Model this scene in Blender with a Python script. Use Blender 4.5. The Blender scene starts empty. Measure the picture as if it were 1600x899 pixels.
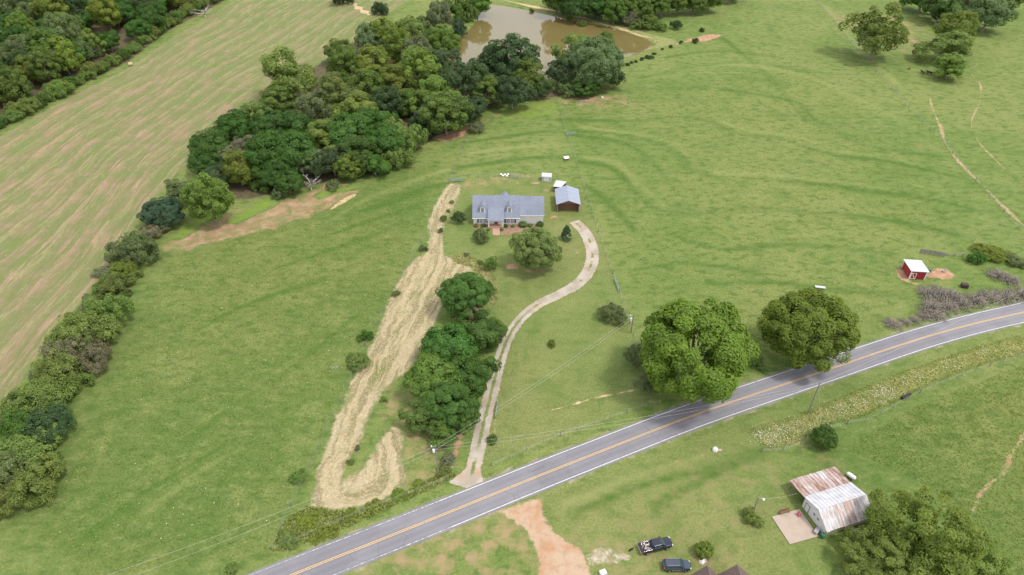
import bpy, bmesh, math, random
import numpy as np
from mathutils import Vector, Matrix
from mathutils.geometry import delaunay_2d_cdt
random.seed(7); rng = np.random.default_rng(7)
S = bpy.context.scene; COL = S.collection
R_ = math.radians

# ---------------------------------------------------------------- camera, sky, sun, exposure
CAM_H, PITCH, HFOV = 111.0, R_(38.0), R_(73.7)
cd = bpy.data.cameras.new("camera"); cam = bpy.data.objects.new("camera", cd); COL.objects.link(cam)
cam.location = (0, 0, CAM_H); cam.rotation_euler = (R_(90) - PITCH, 0, 0)
cd.sensor_width = 36.0; cd.lens = 18.0 / math.tan(HFOV / 2); cd.clip_start = 1.0; cd.clip_end = 8000
S.camera = cam
SUN_EL, SUN_AZ = R_(62), R_(112)          # azimuth clockwise from +Y
w = bpy.data.worlds.new("World"); S.world = w; w.use_nodes = True
nt = w.node_tree; nt.nodes.clear()
wo = nt.nodes.new("ShaderNodeOutputWorld"); bg = nt.nodes.new("ShaderNodeBackground"); bg.inputs[1].default_value = 0.15
sk = nt.nodes.new("ShaderNodeTexSky"); sk.sky_type = 'NISHITA'; sk.sun_disc = False
sk.sun_elevation = SUN_EL; sk.sun_rotation = SUN_AZ; sk.dust_density = 3.0; sk.air_density = 1.0; sk.ozone_density = 1.0
tc = nt.nodes.new("ShaderNodeTexCoord"); cn = nt.nodes.new("ShaderNodeTexNoise"); cn.inputs['Scale'].default_value = 3.2
cn.inputs['Detail'].default_value = 5.0; cn.inputs['Roughness'].default_value = 0.55
cr = nt.nodes.new("ShaderNodeValToRGB"); cr.color_ramp.elements[0].position = 0.30; cr.color_ramp.elements[1].position = 0.66
cr.color_ramp.elements[0].color = (.55,.55,.55,1); cr.color_ramp.elements[1].color = (1,1,1,1)
mx = nt.nodes.new("ShaderNodeMix"); mx.data_type = 'RGBA'; mx.inputs['B'].default_value = (7.2, 7.2, 7.3, 1)   # thin bright cloud
nt.links.new(tc.outputs['Generated'], cn.inputs['Vector']); nt.links.new(cn.outputs['Fac'], cr.inputs['Fac'])
nt.links.new(cr.outputs['Color'], mx.inputs['Factor']); nt.links.new(sk.outputs[0], mx.inputs['A'])
nt.links.new(mx.outputs['Result'], bg.inputs[0]); nt.links.new(bg.outputs[0], wo.inputs[0])
sl = bpy.data.lights.new("sun", 'SUN'); sl.energy = 1.85; sl.angle = R_(9); sl.color = (1, .95, .87)
so = bpy.data.objects.new("sun", sl); COL.objects.link(so)
sd = Vector((math.sin(SUN_AZ)*math.cos(SUN_EL), math.cos(SUN_AZ)*math.cos(SUN_EL), math.sin(SUN_EL)))
so.rotation_euler = sd.to_track_quat('Z', 'Y').to_euler(); so.location = (60, 100, 200)
vs = S.view_settings; vs.view_transform = 'Standard'; vs.look = 'None'; vs.exposure = 0.69; vs.gamma = 1.0

# ---------------------------------------------------------------- pixel (1600x899 survey of the photograph) -> metres
F = 800 / math.tan(HFOV/2); CP, SP = math.cos(PITCH), math.sin(PITCH)
def at(px, py, z=0.0):
    u = (px-800)/F; v = (py-449.5)/F
    dx, dy, dz = u, CP - v*SP, -SP - v*CP
    t = (z - CAM_H)/dz
    return Vector((dx*t, dy*t, z))
def scale_at(p):                          # pixels per metre at a point
    return F / (p.y*CP - (p.z-CAM_H)*SP)
def pts(l, z=0.0): return [at(x, y, z) for x, y in l]
def spline(P, step=1.0, closed=False):
    P = [Vector((p[0], p[1], 0)) for p in P]; n = len(P); out = []
    for i in range(n if closed else n-1):
        if closed: a, b, c, d = P[(i-1) % n], P[i], P[(i+1) % n], P[(i+2) % n]
        else: a, b, c, d = P[max(i-1,0)], P[i], P[i+1], P[min(i+2,n-1)]
        k = max(1, int((c-b).length/step))
        for j in range(k):
            t = j/k
            out.append(.5*((2*b)+(c-a)*t+(2*a-5*b+4*c-d)*t*t+(3*b-a-3*c+d)*t**3))
    if not closed: out.append(P[-1])
    return out
def polydist(X, Y, P):                    # distance to polyline, signed side, running length (arrays)
    best = np.full(X.shape, 1e9); sgn = np.zeros(X.shape); run = np.zeros(X.shape); L = 0.0
    for a, b in zip(P[:-1], P[1:]):
        dx, dy = b[0]-a[0], b[1]-a[1]; l2 = dx*dx+dy*dy; l = math.sqrt(l2)
        if l < 1e-6: continue
        t = np.clip(((X-a[0])*dx+(Y-a[1])*dy)/l2, 0, 1)
        ex, ey = X-a[0]-t*dx, Y-a[1]-t*dy; d = np.hypot(ex, ey); m = d < best
        best[m] = d[m]; sgn[m] = np.sign(dx*ey-dy*ex)[m]; run[m] = (L+t*l)[m]; L += l
    return best, sgn, run
def inside(X, Y, P):
    r = np.zeros(X.shape, bool); n = len(P)
    for i in range(n):
        x0, y0 = P[i][0], P[i][1]; x1, y1 = P[(i+1) % n][0], P[(i+1) % n][1]
        if abs(y1-y0) < 1e-9: continue
        c = ((y0 > Y) != (y1 > Y)) & (X < (x1-x0)*(Y-y0)/(y1-y0)+x0); r ^= c
    return r
def sdf(X, Y, P):                         # positive inside
    d, _, _ = polydist(X, Y, list(P)+[P[0]]); return np.where(inside(X, Y, P), d, -d)
def sstep(a, b, x):
    t = np.clip((x-a)/(b-a), 0, 1); return t*t*(3-2*t)

# ---------------------------------------------------------------- objects, tags
def link(o, parent=None):
    COL.objects.link(o)
    if parent is not None: o.parent = parent
    return o
def tag(o, label=None, cat=None, group=None, kind=None):
    if label: o['label'] = label
    if cat: o['category'] = cat
    if group: o['group'] = group
    if kind: o['kind'] = kind
    return o
def thing(name, loc, label, cat, rz=0.0, group=None):
    o = bpy.data.objects.new(name, None); o.empty_display_size = .3; link(o)
    o.location = loc; o.rotation_euler = (0, 0, rz); return tag(o, label, cat, group)
def copy_tree(o, parent=None):
    c = o.copy(); COL.objects.link(c); c.parent = parent
    for ch in o.children: copy_tree(ch, c)
    return c
class MB:
    def __init__(s): s.v = []; s.f = []; s.m = []
    def face(s, P, m=0):
        i = len(s.v); s.v += [tuple(p) for p in P]; s.f.append(tuple(range(i, i+len(P)))); s.m.append(m)
    def hexa(s, b, t, m=0):               # bottom ring, top ring (same count, counter-clockwise from above)
        n = len(b); i = len(s.v); s.v += [tuple(p) for p in b] + [tuple(p) for p in t]
        s.f.append(tuple(i+k for k in reversed(range(n)))); s.f.append(tuple(i+n+k for k in range(n))); s.m += [m, m]
        for k in range(n):
            j = (k+1) % n; s.f.append((i+k, i+j, i+n+j, i+n+k)); s.m.append(m)
        return s
    def box(s, x0, x1, y0, y1, z0, z1, m=0):
        return s.hexa([(x0,y0,z0),(x1,y0,z0),(x1,y1,z0),(x0,y1,z0)], [(x0,y0,z1),(x1,y0,z1),(x1,y1,z1),(x0,y1,z1)], m)
    def tube(s, P, r, n=6, m=0, caps=True):
        P = [Vector(p) for p in P]; rs = r if isinstance(r, (list, tuple)) else [r]*len(P); base = len(s.v); up = Vector((0,0,1))
        for k, p in enumerate(P):
            d = (P[min(k+1, len(P)-1)]-P[max(k-1, 0)]).normalized()
            a = d.cross(up if abs(d.z) < .95 else Vector((1,0,0))).normalized(); b = d.cross(a)
            for j in range(n):
                t = 2*math.pi*j/n; s.v.append(tuple(p+(a*math.cos(t)+b*math.sin(t))*rs[k]))
        for k in range(len(P)-1):
            for j in range(n):
                q = (j+1) % n; s.f.append((base+k*n+j, base+k*n+q, base+(k+1)*n+q, base+(k+1)*n+j)); s.m.append(m)
        if caps:
            s.f.append(tuple(base+j for j in reversed(range(n)))); s.m.append(m)
            e = base+(len(P)-1)*n; s.f.append(tuple(e+j for j in range(n))); s.m.append(m)
        return s
    def slab(s, P, th, m=0):              # flat polygon with thickness th below it
        P = [Vector(p) for p in P]; nrm = (P[1]-P[0]).cross(P[2]-P[0]).normalized()
        if nrm.z < 0: P.reverse(); nrm = -nrm
        return s.hexa([p-nrm*th for p in P], P, m)
    def lathe(s, prof, n=12, c=(0,0,0), m=0):
        b = len(s.v)
        for r, z in prof:
            for j in range(n): s.v.append((c[0]+r*math.cos(2*math.pi*j/n), c[1]+r*math.sin(2*math.pi*j/n), c[2]+z))
        for k in range(len(prof)-1):
            for j in range(n):
                q = (j+1) % n; s.f.append((b+k*n+j, b+k*n+q, b+(k+1)*n+q, b+(k+1)*n+j)); s.m.append(m)
        s.f.append(tuple(b+j for j in reversed(range(n)))); e = b+(len(prof)-1)*n; s.f.append(tuple(e+j for j in range(n))); s.m += [m, m]
        return s
    def mesh(s, name, mats, smooth=False):
        me = bpy.data.meshes.new(name); me.from_pydata(s.v, [], s.f)
        for q in (mats if isinstance(mats, (list, tuple)) else [mats]): me.materials.append(q)
        me.polygons.foreach_set('material_index', s.m)
        if smooth: me.polygons.foreach_set('use_smooth', [True]*len(s.f))
        me.update(); return me
    def build(s, name, mats, parent=None, loc=None, smooth=False, bevel=0.0):
        o = bpy.data.objects.new(name, s.mesh(name, mats, smooth)); link(o, parent)
        if loc is not None: o.location = loc
        if bevel:
            b = o.modifiers.new('bevel', 'BEVEL'); b.width = bevel; b.segments = 2; b.limit_method = 'ANGLE'
        return o
def quads_mesh(name, V, mat, attr=None):  # V: (n,4,3)
    n = len(V); me = bpy.data.meshes.new(name); me.vertices.add(n*4); me.loops.add(n*4); me.polygons.add(n)
    me.vertices.foreach_set('co', np.asarray(V, np.float32).ravel())
    me.loops.foreach_set('vertex_index', np.arange(n*4, dtype=np.int32))
    me.polygons.foreach_set('loop_start', np.arange(0, n*4, 4, dtype=np.int32))
    me.polygons.foreach_set('loop_total', np.full(n, 4, np.int32))
    me.update(calc_edges=True); me.validate()
    if attr is not None:
        a = me.attributes.new('tint', 'FLOAT', 'POINT'); a.data.foreach_set('value', np.repeat(attr, 4).astype(np.float32))
    me.materials.append(mat); return me

# ---------------------------------------------------------------- materials
class NT:
    def __init__(s, name, rough=.8, spec=.3):
        s.mat = bpy.data.materials.new(name); s.mat.use_nodes = True; s.t = s.mat.node_tree; s.t.nodes.clear()
        s.out = s.new("ShaderNodeOutputMaterial"); s.b = s.new("ShaderNodeBsdfPrincipled")
        s.b.inputs['Roughness'].default_value = rough; s.b.inputs['Specular IOR Level'].default_value = spec
        s.t.links.new(s.b.outputs[0], s.out.inputs[0])
    def new(s, k): return s.t.nodes.new(k)
    def l(s, a, b): s.t.links.new(a, b)
    def pos(s): return s.new("ShaderNodeNewGeometry").outputs['Position']
    def objco(s): return s.new("ShaderNodeTexCoord").outputs['Object']
    def mapv(s, v, sc):
        m = s.new("ShaderNodeMapping"); m.inputs['Scale'].default_value = sc; s.l(v, m.inputs['Vector']); return m.outputs[0]
    def noise(s, v, scale, det=3, rough=.55, dist=0.0):
        n = s.new("ShaderNodeTexNoise"); n.inputs['Scale'].default_value = scale; n.inputs['Detail'].default_value = det
        n.inputs['Roughness'].default_value = rough; n.inputs['Distortion'].default_value = dist; s.l(v, n.inputs['Vector']); return n.outputs['Fac']
    def ss(s, x, a, b, lo=0.0, hi=1.0):
        m = s.new("ShaderNodeMapRange"); m.interpolation_type = 'SMOOTHSTEP'; m.inputs['From Min'].default_value = a
        m.inputs['From Max'].default_value = b; m.inputs['To Min'].default_value = lo; m.inputs['To Max'].default_value = hi
        s.l(x, m.inputs['Value']); return m.outputs['Result']
    def math(s, op, a, b=0.0, c=0.0):
        m = s.new("ShaderNodeMath"); m.operation = op
        for i, q in enumerate((a, b, c)):
            if isinstance(q, (int, float)): m.inputs[i].default_value = q
            else: s.l(q, m.inputs[i])
        return m.outputs[0]
    def mix(s, f, a, b, mode='MIX'):
        m = s.new("ShaderNodeMix"); m.data_type = 'RGBA'; m.blend_type = mode
        for k, q in (('Factor', f), ('A', a), ('B', b)):
            if isinstance(q, (int, float)): m.inputs[k].default_value = q
            elif isinstance(q, tuple): m.inputs[k].default_value = (*q, 1)
            else: s.l(q, m.inputs[k])
        return m.outputs['Result']
    def attr(s, n):
        a = s.new("ShaderNodeAttribute"); a.attribute_name = n; return a.outputs['Fac']
    def col(s, c):
        if isinstance(c, tuple): s.b.inputs['Base Color'].default_value = (*c, 1)
        else: s.l(c, s.b.inputs['Base Color'])
        return s
    def bump(s, h, dist=.05, st=.6):
        b = s.new("ShaderNodeBump"); b.inputs['Distance'].default_value = dist; b.inputs['Strength'].default_value = st
        s.l(h, b.inputs['Height']); s.l(b.outputs[0], s.b.inputs['Normal']); return s
def plain(name, c, rough=.6, spec=.3, var=.12, scale=3.0, metal=0.0, bump=0.0):
    n = NT(name, rough, spec); f = n.noise(n.objco(), scale, 4)
    n.col(n.mix(f, tuple(q*(1-var) for q in c), tuple(min(1, q*(1+var)) for q in c))); n.b.inputs['Metallic'].default_value = metal
    if bump: n.bump(f, bump)
    return n.mat

# grass colour as a function of place: returns a colour socket and a height socket
def grass(n):
    p = n.pos()
    big = n.noise(p, .017, 3); mid = n.noise(p, .11, 4, .6, .6); sm = n.noise(n.mapv(p, (.75, 1.25, 1)), .42, 4, .62, .4); fine = n.noise(p, 2.1, 3, .65)
    dry = n.attr('dry'); lush = n.attr('lush'); ter = n.attr('terrace'); lawn = n.attr('lawn')
    A = n.mix(n.ss(big, .38, .62), (.117, .165, .042), (.160, .188, .057))
    A = n.mix(lush, A, n.mix(n.ss(big, .38, .62), (.088, .132, .034), (.132, .154, .046)))
    A = n.mix(lawn, A, n.mix(n.ss(big, .36, .64), (.134, .170, .052), (.168, .180, .064)))
    A = n.mix(n.math('MULTIPLY', n.ss(mid, .50, .66), .45), A, (.072, .128, .026))
    A = n.mix(n.math('MULTIPLY', n.ss(mid, .48, .34), .42), A, (.188, .206, .070))
    k = n.math('SUBTRACT', 1.0, n.math('MULTIPLY', lawn, .6))
    A = n.mix(n.math('MULTIPLY', n.ss(sm, .50, .64), n.math('MULTIPLY', k, .66)), A, (.054, .102, .020))
    A = n.mix(n.math('MULTIPLY', n.ss(sm, .47, .32), n.math('MULTIPLY', k, .45)), A, (.186, .210, .074))
    A = n.mix(n.math('MULTIPLY', n.ss(fine, .42, .62), .38), A, (.066, .098, .026))
    A = n.mix(n.math('MULTIPLY', n.ss(fine, .46, .32), .20), A, (.245, .240, .100))
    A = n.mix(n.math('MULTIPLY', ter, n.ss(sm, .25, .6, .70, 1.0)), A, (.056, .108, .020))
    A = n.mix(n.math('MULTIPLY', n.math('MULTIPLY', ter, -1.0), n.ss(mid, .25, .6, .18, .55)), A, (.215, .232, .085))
    d = n.math('MULTIPLY', dry, n.ss(n.noise(p, .3, 5, .6), .42, .66))
    A = n.mix(d, A, (.25, .19, .10))
    # little pale seed heads and clover
    vor = n.new("ShaderNodeTexVoronoi"); vor.inputs['Scale'].default_value = .55; n.l(p, vor.inputs['Vector'])
    dot = n.math('MULTIPLY', n.ss(vor.outputs['Distance'], .10, .05), n.ss(n.noise(p, .05, 2), .52, .66))
    A = n.mix(n.math('MULTIPLY', dot, .25), A, (.38, .36, .22))
    return A, n.math('ADD', n.math('MULTIPLY', sm, 1.2), fine)
def sheet_mat(name, colour_fn, width=.8, amp=.5, nscale=.6, rough=.95, bump=.06, cover=1.0, coverscale=.5, covlo=.3):
    n = NT(name, rough, .15); g, h = grass(n); p = n.pos()
    e = n.math('ADD', n.math('DIVIDE', n.attr('edge'), width), n.math('MULTIPLY', n.math('SUBTRACT', n.noise(p, nscale, 5, .65), .5), amp*4))
    m = n.ss(e, .2, .8)
    if cover < 1.0:
        c = n.ss(n.noise(p, coverscale, 5, .62, .5), covlo, covlo+.35, cover, 1.0) if cover > 0 else n.ss(n.noise(p, coverscale, 5, .62, .5), covlo, covlo+.3)
        m = n.math('MULTIPLY', m, c)
    n.col(n.mix(m, g, colour_fn(n, p))); n.bump(h, bump); return n.mat
def two(a, b, scale=.6, lo=.35, hi=.65, c=None):
    def f(n, p):
        r = n.mix(n.ss(n.noise(p, scale, 5, .62), lo, hi), a, b)
        if c: r = n.mix(n.math('MULTIPLY', n.ss(n.noise(p, scale*5, 4, .7), .48, .7), .7), r, c)
        return r
    return f
# ================================================================ THE GROUND
ROAD_U = [(400,893.5),(432,881.5),(462.5,871.5),(505,854),(550,838),(620,809),(669,790),(800,736.5),(875,704),(964,674),(1037.6,639),(1115,615),(1200,590),(1275,566),(1335,545),(1400,521),(1450,506),(1500,494),(1550,482.5),(1600,473)]
ROAD_L = [(522.6,898),(595,869),(640,851.7),(700,826.7),(750,808),(800,784),(850,766.6),(920,739),(1000,706.5),(1085,674),(1200,631),(1285,600),(1375,570),(1437.5,549),(1500,530),(1550,516),(1600,504.5)]
def dense(P): return spline(pts(P), .5)
_u, _l = dense(ROAD_U), dense(ROAD_L)
ctr = []
for p in _u[::16]:
    q = min(_l, key=lambda a: (a-p).length)
    if 4.5 < (q-p).length < 8: ctr.append((p+q)/2)
for _ in range(3): ctr = [ctr[0]]+[(ctr[i-1]+ctr[i]*2+ctr[i+1])/4 for i in range(1, len(ctr)-1)]+[ctr[-1]]
d0 = (ctr[0]-ctr[4]).normalized(); d1 = (ctr[-1]-ctr[-5]).normalized()
ctr = [ctr[0]+d0*k for k in (420, 240, 120, 50, 20)] + ctr + [ctr[-1]+(d1+Vector((0,-.0012*k,0)))*k for k in (14, 40, 90, 190, 380)]
ROADC = spline(ctr, 2.0)

POND = spline(pts([(690,88),(706,68),(735,43),(752,18),(762,8),(780,8),(830,17),(890,31),(960,44),(1012,62),(1019,72),(1000,84),(970,92),(930,108),(900,120),(850,124),(800,118),(740,108),(705,100)], -.6), 2, True)
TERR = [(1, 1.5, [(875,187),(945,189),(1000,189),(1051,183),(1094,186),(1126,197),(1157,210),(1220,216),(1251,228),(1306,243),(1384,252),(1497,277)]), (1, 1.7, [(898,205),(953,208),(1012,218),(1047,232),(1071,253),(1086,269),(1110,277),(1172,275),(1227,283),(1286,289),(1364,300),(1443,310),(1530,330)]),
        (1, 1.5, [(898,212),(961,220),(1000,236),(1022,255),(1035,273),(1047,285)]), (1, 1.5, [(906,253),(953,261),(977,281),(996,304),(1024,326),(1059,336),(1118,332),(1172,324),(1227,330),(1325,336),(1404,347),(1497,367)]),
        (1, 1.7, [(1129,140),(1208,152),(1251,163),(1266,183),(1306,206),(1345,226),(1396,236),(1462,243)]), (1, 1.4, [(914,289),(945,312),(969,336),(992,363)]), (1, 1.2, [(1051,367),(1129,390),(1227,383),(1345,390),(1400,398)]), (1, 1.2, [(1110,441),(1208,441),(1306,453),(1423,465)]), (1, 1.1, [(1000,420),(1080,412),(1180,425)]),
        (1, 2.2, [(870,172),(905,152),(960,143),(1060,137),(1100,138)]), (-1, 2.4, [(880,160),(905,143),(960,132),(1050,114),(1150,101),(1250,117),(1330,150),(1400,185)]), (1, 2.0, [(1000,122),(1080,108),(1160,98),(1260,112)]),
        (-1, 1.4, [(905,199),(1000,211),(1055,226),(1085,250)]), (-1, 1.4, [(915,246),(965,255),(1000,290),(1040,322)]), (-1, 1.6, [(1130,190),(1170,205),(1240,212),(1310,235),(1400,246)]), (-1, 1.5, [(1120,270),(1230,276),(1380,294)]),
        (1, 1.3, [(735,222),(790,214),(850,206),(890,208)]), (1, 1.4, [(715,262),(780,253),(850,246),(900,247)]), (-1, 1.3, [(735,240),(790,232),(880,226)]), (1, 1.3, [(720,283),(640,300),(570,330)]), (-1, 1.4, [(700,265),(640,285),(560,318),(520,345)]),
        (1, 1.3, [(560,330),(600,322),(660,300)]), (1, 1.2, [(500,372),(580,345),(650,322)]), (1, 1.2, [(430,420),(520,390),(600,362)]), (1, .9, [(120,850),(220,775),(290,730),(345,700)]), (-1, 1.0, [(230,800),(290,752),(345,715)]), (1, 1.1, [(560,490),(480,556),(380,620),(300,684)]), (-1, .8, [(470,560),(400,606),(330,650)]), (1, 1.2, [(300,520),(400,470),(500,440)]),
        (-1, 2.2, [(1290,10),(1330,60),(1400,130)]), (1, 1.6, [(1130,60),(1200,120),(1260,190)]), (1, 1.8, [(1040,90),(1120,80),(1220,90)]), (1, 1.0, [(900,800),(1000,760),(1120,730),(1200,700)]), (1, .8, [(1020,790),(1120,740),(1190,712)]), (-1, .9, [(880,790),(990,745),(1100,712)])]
LAWN = pts([(712,290),(760,277),(800,275),(870,283),(905,300),(930,360),(965,440),(1000,540),(1030,622),(780,722),(745,740),(758,680),(790,540),(775,490),(770,430),(735,410),(700,395),(692,350)])
LAWN2 = pts([(850,775),(1180,650),(1240,700),(1230,750),(1300,830),(1250,930),(1080,950),(930,920),(915,850),(870,825)])
LAWN3 = pts([(380,905),(560,840),(790,745),(1050,645),(1340,555),(1600,485),(1620,530),(1300,640),(1150,700),(820,830),(560,930)])
LEFT = pts([(-80,830),(60,700),(180,480),(250,380),(400,330),(560,290),(720,250),(640,430),(520,650),(400,880),(150,980)])
DRYP = [(pts([(860,140),(905,150),(960,150),(1010,165),(930,170),(870,165)]), 3), (pts([(700,200),(880,150),(880,175),(770,185),(720,215)]), 4), (pts([(1370,20),(1440,40),(1450,90),(1400,80),(1290,20)]), 8), (pts([(700,290),(780,273),(850,272),(800,282),(720,298)]), 2),
        (pts([(700,400),(740,405),(775,440),(770,475),(720,420)]), 2), (pts([(860,845),(980,845),(1000,875),(930,900)]), 5), (pts([(1000,855),(1110,875),(1150,870),(1050,920),(990,920)]), 4), (pts([(1180,650),(1260,690),(1300,720),(1230,700)]), 4), (pts([(820,790),(830,870),(560,920),(700,850)]), 3),
        (pts([(1380,540),(1600,478),(1600,500),(1400,550)]), 1), (pts([(850,860),(1000,760),(1180,700),(1240,740),(1180,850),(1050,860)]), 9), (pts([(600,850),(760,800),(840,830),(830,900),(560,920)]), 4), (pts([(590,600),(650,600),(680,690),(630,720),(600,660)]), 2), (pts([(640,690),(700,690),(710,740),(650,770),(620,760)]), 2)]
def ground_attrs(X, Y):
    ter = np.zeros_like(X)
    for sg, wd, P in TERR:
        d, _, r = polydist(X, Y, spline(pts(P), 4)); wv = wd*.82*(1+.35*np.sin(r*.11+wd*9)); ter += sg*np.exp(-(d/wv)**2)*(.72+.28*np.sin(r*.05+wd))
    lawn = np.maximum(sstep(-1.2, 1.2, sdf(X, Y, LAWN)), .85*sstep(-1.5, 1.5, sdf(X, Y, LAWN2))); lawn = np.maximum(lawn, .5*sstep(-1, 1, sdf(X, Y, LAWN3)))
    lush = sstep(-10, 12, sdf(X, Y, LEFT)); lush = np.maximum(lush, .7*sstep(150, 105, Y)*(X > 60))
    dry = np.zeros_like(X)
    for P, wd in DRYP: dry = np.maximum(dry, sstep(-wd, wd, sdf(X, Y, P))*(.4 if wd == 9 else 1))
    return dict(terrace=np.clip(ter, -1, 1), lawn=lawn, lush=lush, dry=dry)
def add_attrs(me, X, Y, extra=None):
    A = ground_attrs(X, Y)
    if extra: A.update(extra)
    for k, v in A.items():
        a = me.attributes.new(k, 'FLOAT', 'POINT'); a.data.foreach_set('value', v.astype(np.float32))
_ph = rng.uniform(0, 6.28, 12)
def height(X, Y):                          # gentle pasture relief, nil near the road and the yards; the pond is dug in
    X = np.asarray(X, float); Y = np.asarray(Y, float)
    pd = sdf(X, Y, POND); h = -1.7*sstep(-1.6, 3.5, pd)
    return h
def grid_mesh(name, xs, ys, mat, z=0.0, hf=None):
    X, Y = np.meshgrid(xs, ys); nx, ny = len(xs), len(ys); Z = np.full(X.shape, z) + (hf(X, Y) if hf else 0)
    me = bpy.data.meshes.new(name); me.vertices.add(nx*ny); me.vertices.foreach_set('co', np.stack([X, Y, Z], -1).astype(np.float32).ravel())
    i = (np.arange(ny-1)[:, None]*nx+np.arange(nx-1)[None, :]).ravel(); q = np.stack([i, i+1, i+nx+1, i+nx], -1); n = len(q)
    me.loops.add(n*4); me.polygons.add(n); me.loops.foreach_set('vertex_index', q.astype(np.int32).ravel())
    me.polygons.foreach_set('loop_start', np.arange(0, n*4, 4, dtype=np.int32)); me.polygons.foreach_set('loop_total', np.full(n, 4, np.int32))
    me.polygons.foreach_set('use_smooth', np.ones(n, bool)); me.update(calc_edges=True); add_attrs(me, X.ravel(), Y.ravel()); me.materials.append(mat)
    return me
n = NT('pasture_grass', .95, .1); g, h = grass(n); n.col(g); n.bump(h, .16, .8); M_grass = n.mat
def axis(lo, hi, st, far, k=14):
    out = [lo-far*(i/k)**2 for i in range(k, 0, -1)] + list(np.arange(lo, hi+.01, st)) + [hi+far*(i/k)**2 for i in range(1, k+1)]; return np.array(out)
ground = tag(link(bpy.data.objects.new('ground', grid_mesh('ground', axis(-340, 340, 1.3, 2500), axis(40, 440, 1.3, 2500), M_grass, 0, height))), kind='structure')

def area(name, P, mat, z=.012, res=1.2, jit=.25, kind='structure', smooth=True, extra=None, closed_step=None):
    out = spline(P, closed_step or res*.6, True) if smooth else [Vector((p[0], p[1], 0)) for p in P]
    out = [Vector((p.x+random.uniform(-jit, jit), p.y+random.uniform(-jit, jit))) for p in out]
    xs = [p.x for p in out]; ys = [p.y for p in out]
    gx, gy = np.meshgrid(np.arange(min(xs), max(xs), res), np.arange(min(ys), max(ys), res)); gx = gx.ravel(); gy = gy.ravel()
    gx = gx+rng.uniform(-.2, .2, gx.shape)*res; gy = gy+rng.uniform(-.2, .2, gy.shape)*res
    s = sdf(gx, gy, out); k = s > res*.5
    V = out+[Vector((a, b)) for a, b in zip(gx[k], gy[k])]; nb = len(out)
    r = delaunay_2d_cdt(V, [(i, (i+1) % nb) for i in range(nb)], [], 1, 1e-5)
    vv, ff = r[0], r[2]; me = bpy.data.meshes.new(name); me.from_pydata([(a.x, a.y, 0) for a in vv], [], ff)
    X = np.array([a.x for a in vv]); Y = np.array([a.y for a in vv]); e = np.maximum(0, sdf(X, Y, out))
    Z = height(X, Y)+z
    for i in range(len(vv)): me.vertices[i].co.z = Z[i]
    if len(me.polygons) and me.polygons[0].normal.z < 0: me.flip_normals()
    ex = {'edge': e}
    if extra: ex.update(extra(X, Y))
    add_attrs(me, X, Y, ex); me.materials.append(mat)
    return tag(link(bpy.data.objects.new(name, me)), kind=kind)
def ribbon(name, C, widths, mat, z=.02, nc=8, jit=0.0, kind='structure', crown=0.0):
    n = len(C); V = []; U = []; L = []; E_ = []; run = 0
    for i, p in enumerate(C):
        d = (C[min(i+1, n-1)]-C[max(i-1, 0)]); d.z = 0; d.normalize(); nr = Vector((-d.y, d.x, 0)); run += (p-C[i-1]).length if i else 0
        wl = widths(i/(n-1)) if callable(widths) else widths
        for j in range(nc+1):
            u = j/nc*2-1; k = wl/2*u+(random.uniform(-jit, jit) if j in (0, nc) else 0)
            V.append(p+nr*k); U.append(k); L.append(run); E_.append(min(wl/2-abs(k), run, 1e9) if abs(u) < 1 else 0)
    F_ = [(i*(nc+1)+j+1, i*(nc+1)+j, (i+1)*(nc+1)+j, (i+1)*(nc+1)+j+1) for i in range(n-1) for j in range(nc)]
    X = np.array([v.x for v in V]); Y = np.array([v.y for v in V]); U = np.array(U); Z = height(X, Y)+z
    hw = np.array([widths(i/(n-1))/2 if callable(widths) else widths/2 for i in range(n) for _ in range(nc+1)]); Z = Z+crown*(1-(U/np.maximum(hw, .01))**2)
    me = bpy.data.meshes.new(name); me.from_pydata([(a, b, c) for a, b, c in zip(X, Y, Z)], [], F_)
    if me.polygons[0].normal.z < 0: me.flip_normals()
    add_attrs(me, X, Y, dict(edge=np.array(E_), across=U, along=np.array(L))); me.materials.append(mat)
    return tag(link(bpy.data.objects.new(name, me)), kind=kind)

# ---- road
n = NT('asphalt', .85, .25); p = n.pos(); ac = n.attr('across')
base = n.mix(n.ss(n.noise(p, .12, 4), .35, .65), (.152,.148,.166), (.180,.176,.192)); base = n.mix(n.math('MULTIPLY', n.ss(n.noise(p, 9, 4, .7), .4, .7), .35), base, (.14,.135,.15))
trk = n.math('ABSOLUTE', n.math('SUBTRACT', n.math('ABSOLUTE', ac), 1.6)); trk2 = n.math('ABSOLUTE', n.math('SUBTRACT', trk, .75))
base = n.mix(n.math('MULTIPLY', n.ss(trk2, .5, .1), .30), base, (.215,.209,.228)); oil = n.math('MULTIPLY', n.ss(trk, .45, .05), n.ss(n.noise(p, .3, 3), .4, .7)); base = n.mix(n.math('MULTIPLY', oil, .35), base, (.15,.145,.16))
vo = n.new('ShaderNodeTexVoronoi'); vo.feature = 'DISTANCE_TO_EDGE'; vo.inputs['Scale'].default_value = .16; n.l(p, vo.inputs['Vector'])
base = n.mix(n.math('MULTIPLY', n.ss(vo.outputs['Distance'], .012, .003), n.ss(n.noise(p, .1, 2), .45, .6, 0, .6)), base, (.11,.105,.115))
pt = n.new('ShaderNodeTexVoronoi'); pt.inputs['Scale'].default_value = .05; n.l(n.mapv(p, (1.2, .8, 1)), pt.inputs['Vector']); base = n.mix(n.math('MULTIPLY', n.ss(n.noise(p, .035, 3, .6), .54, .57), .28), base, (.125,.122,.135))
n.col(base).bump(n.noise(p, 30, 3), .01); M_asph = n.mat
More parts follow.
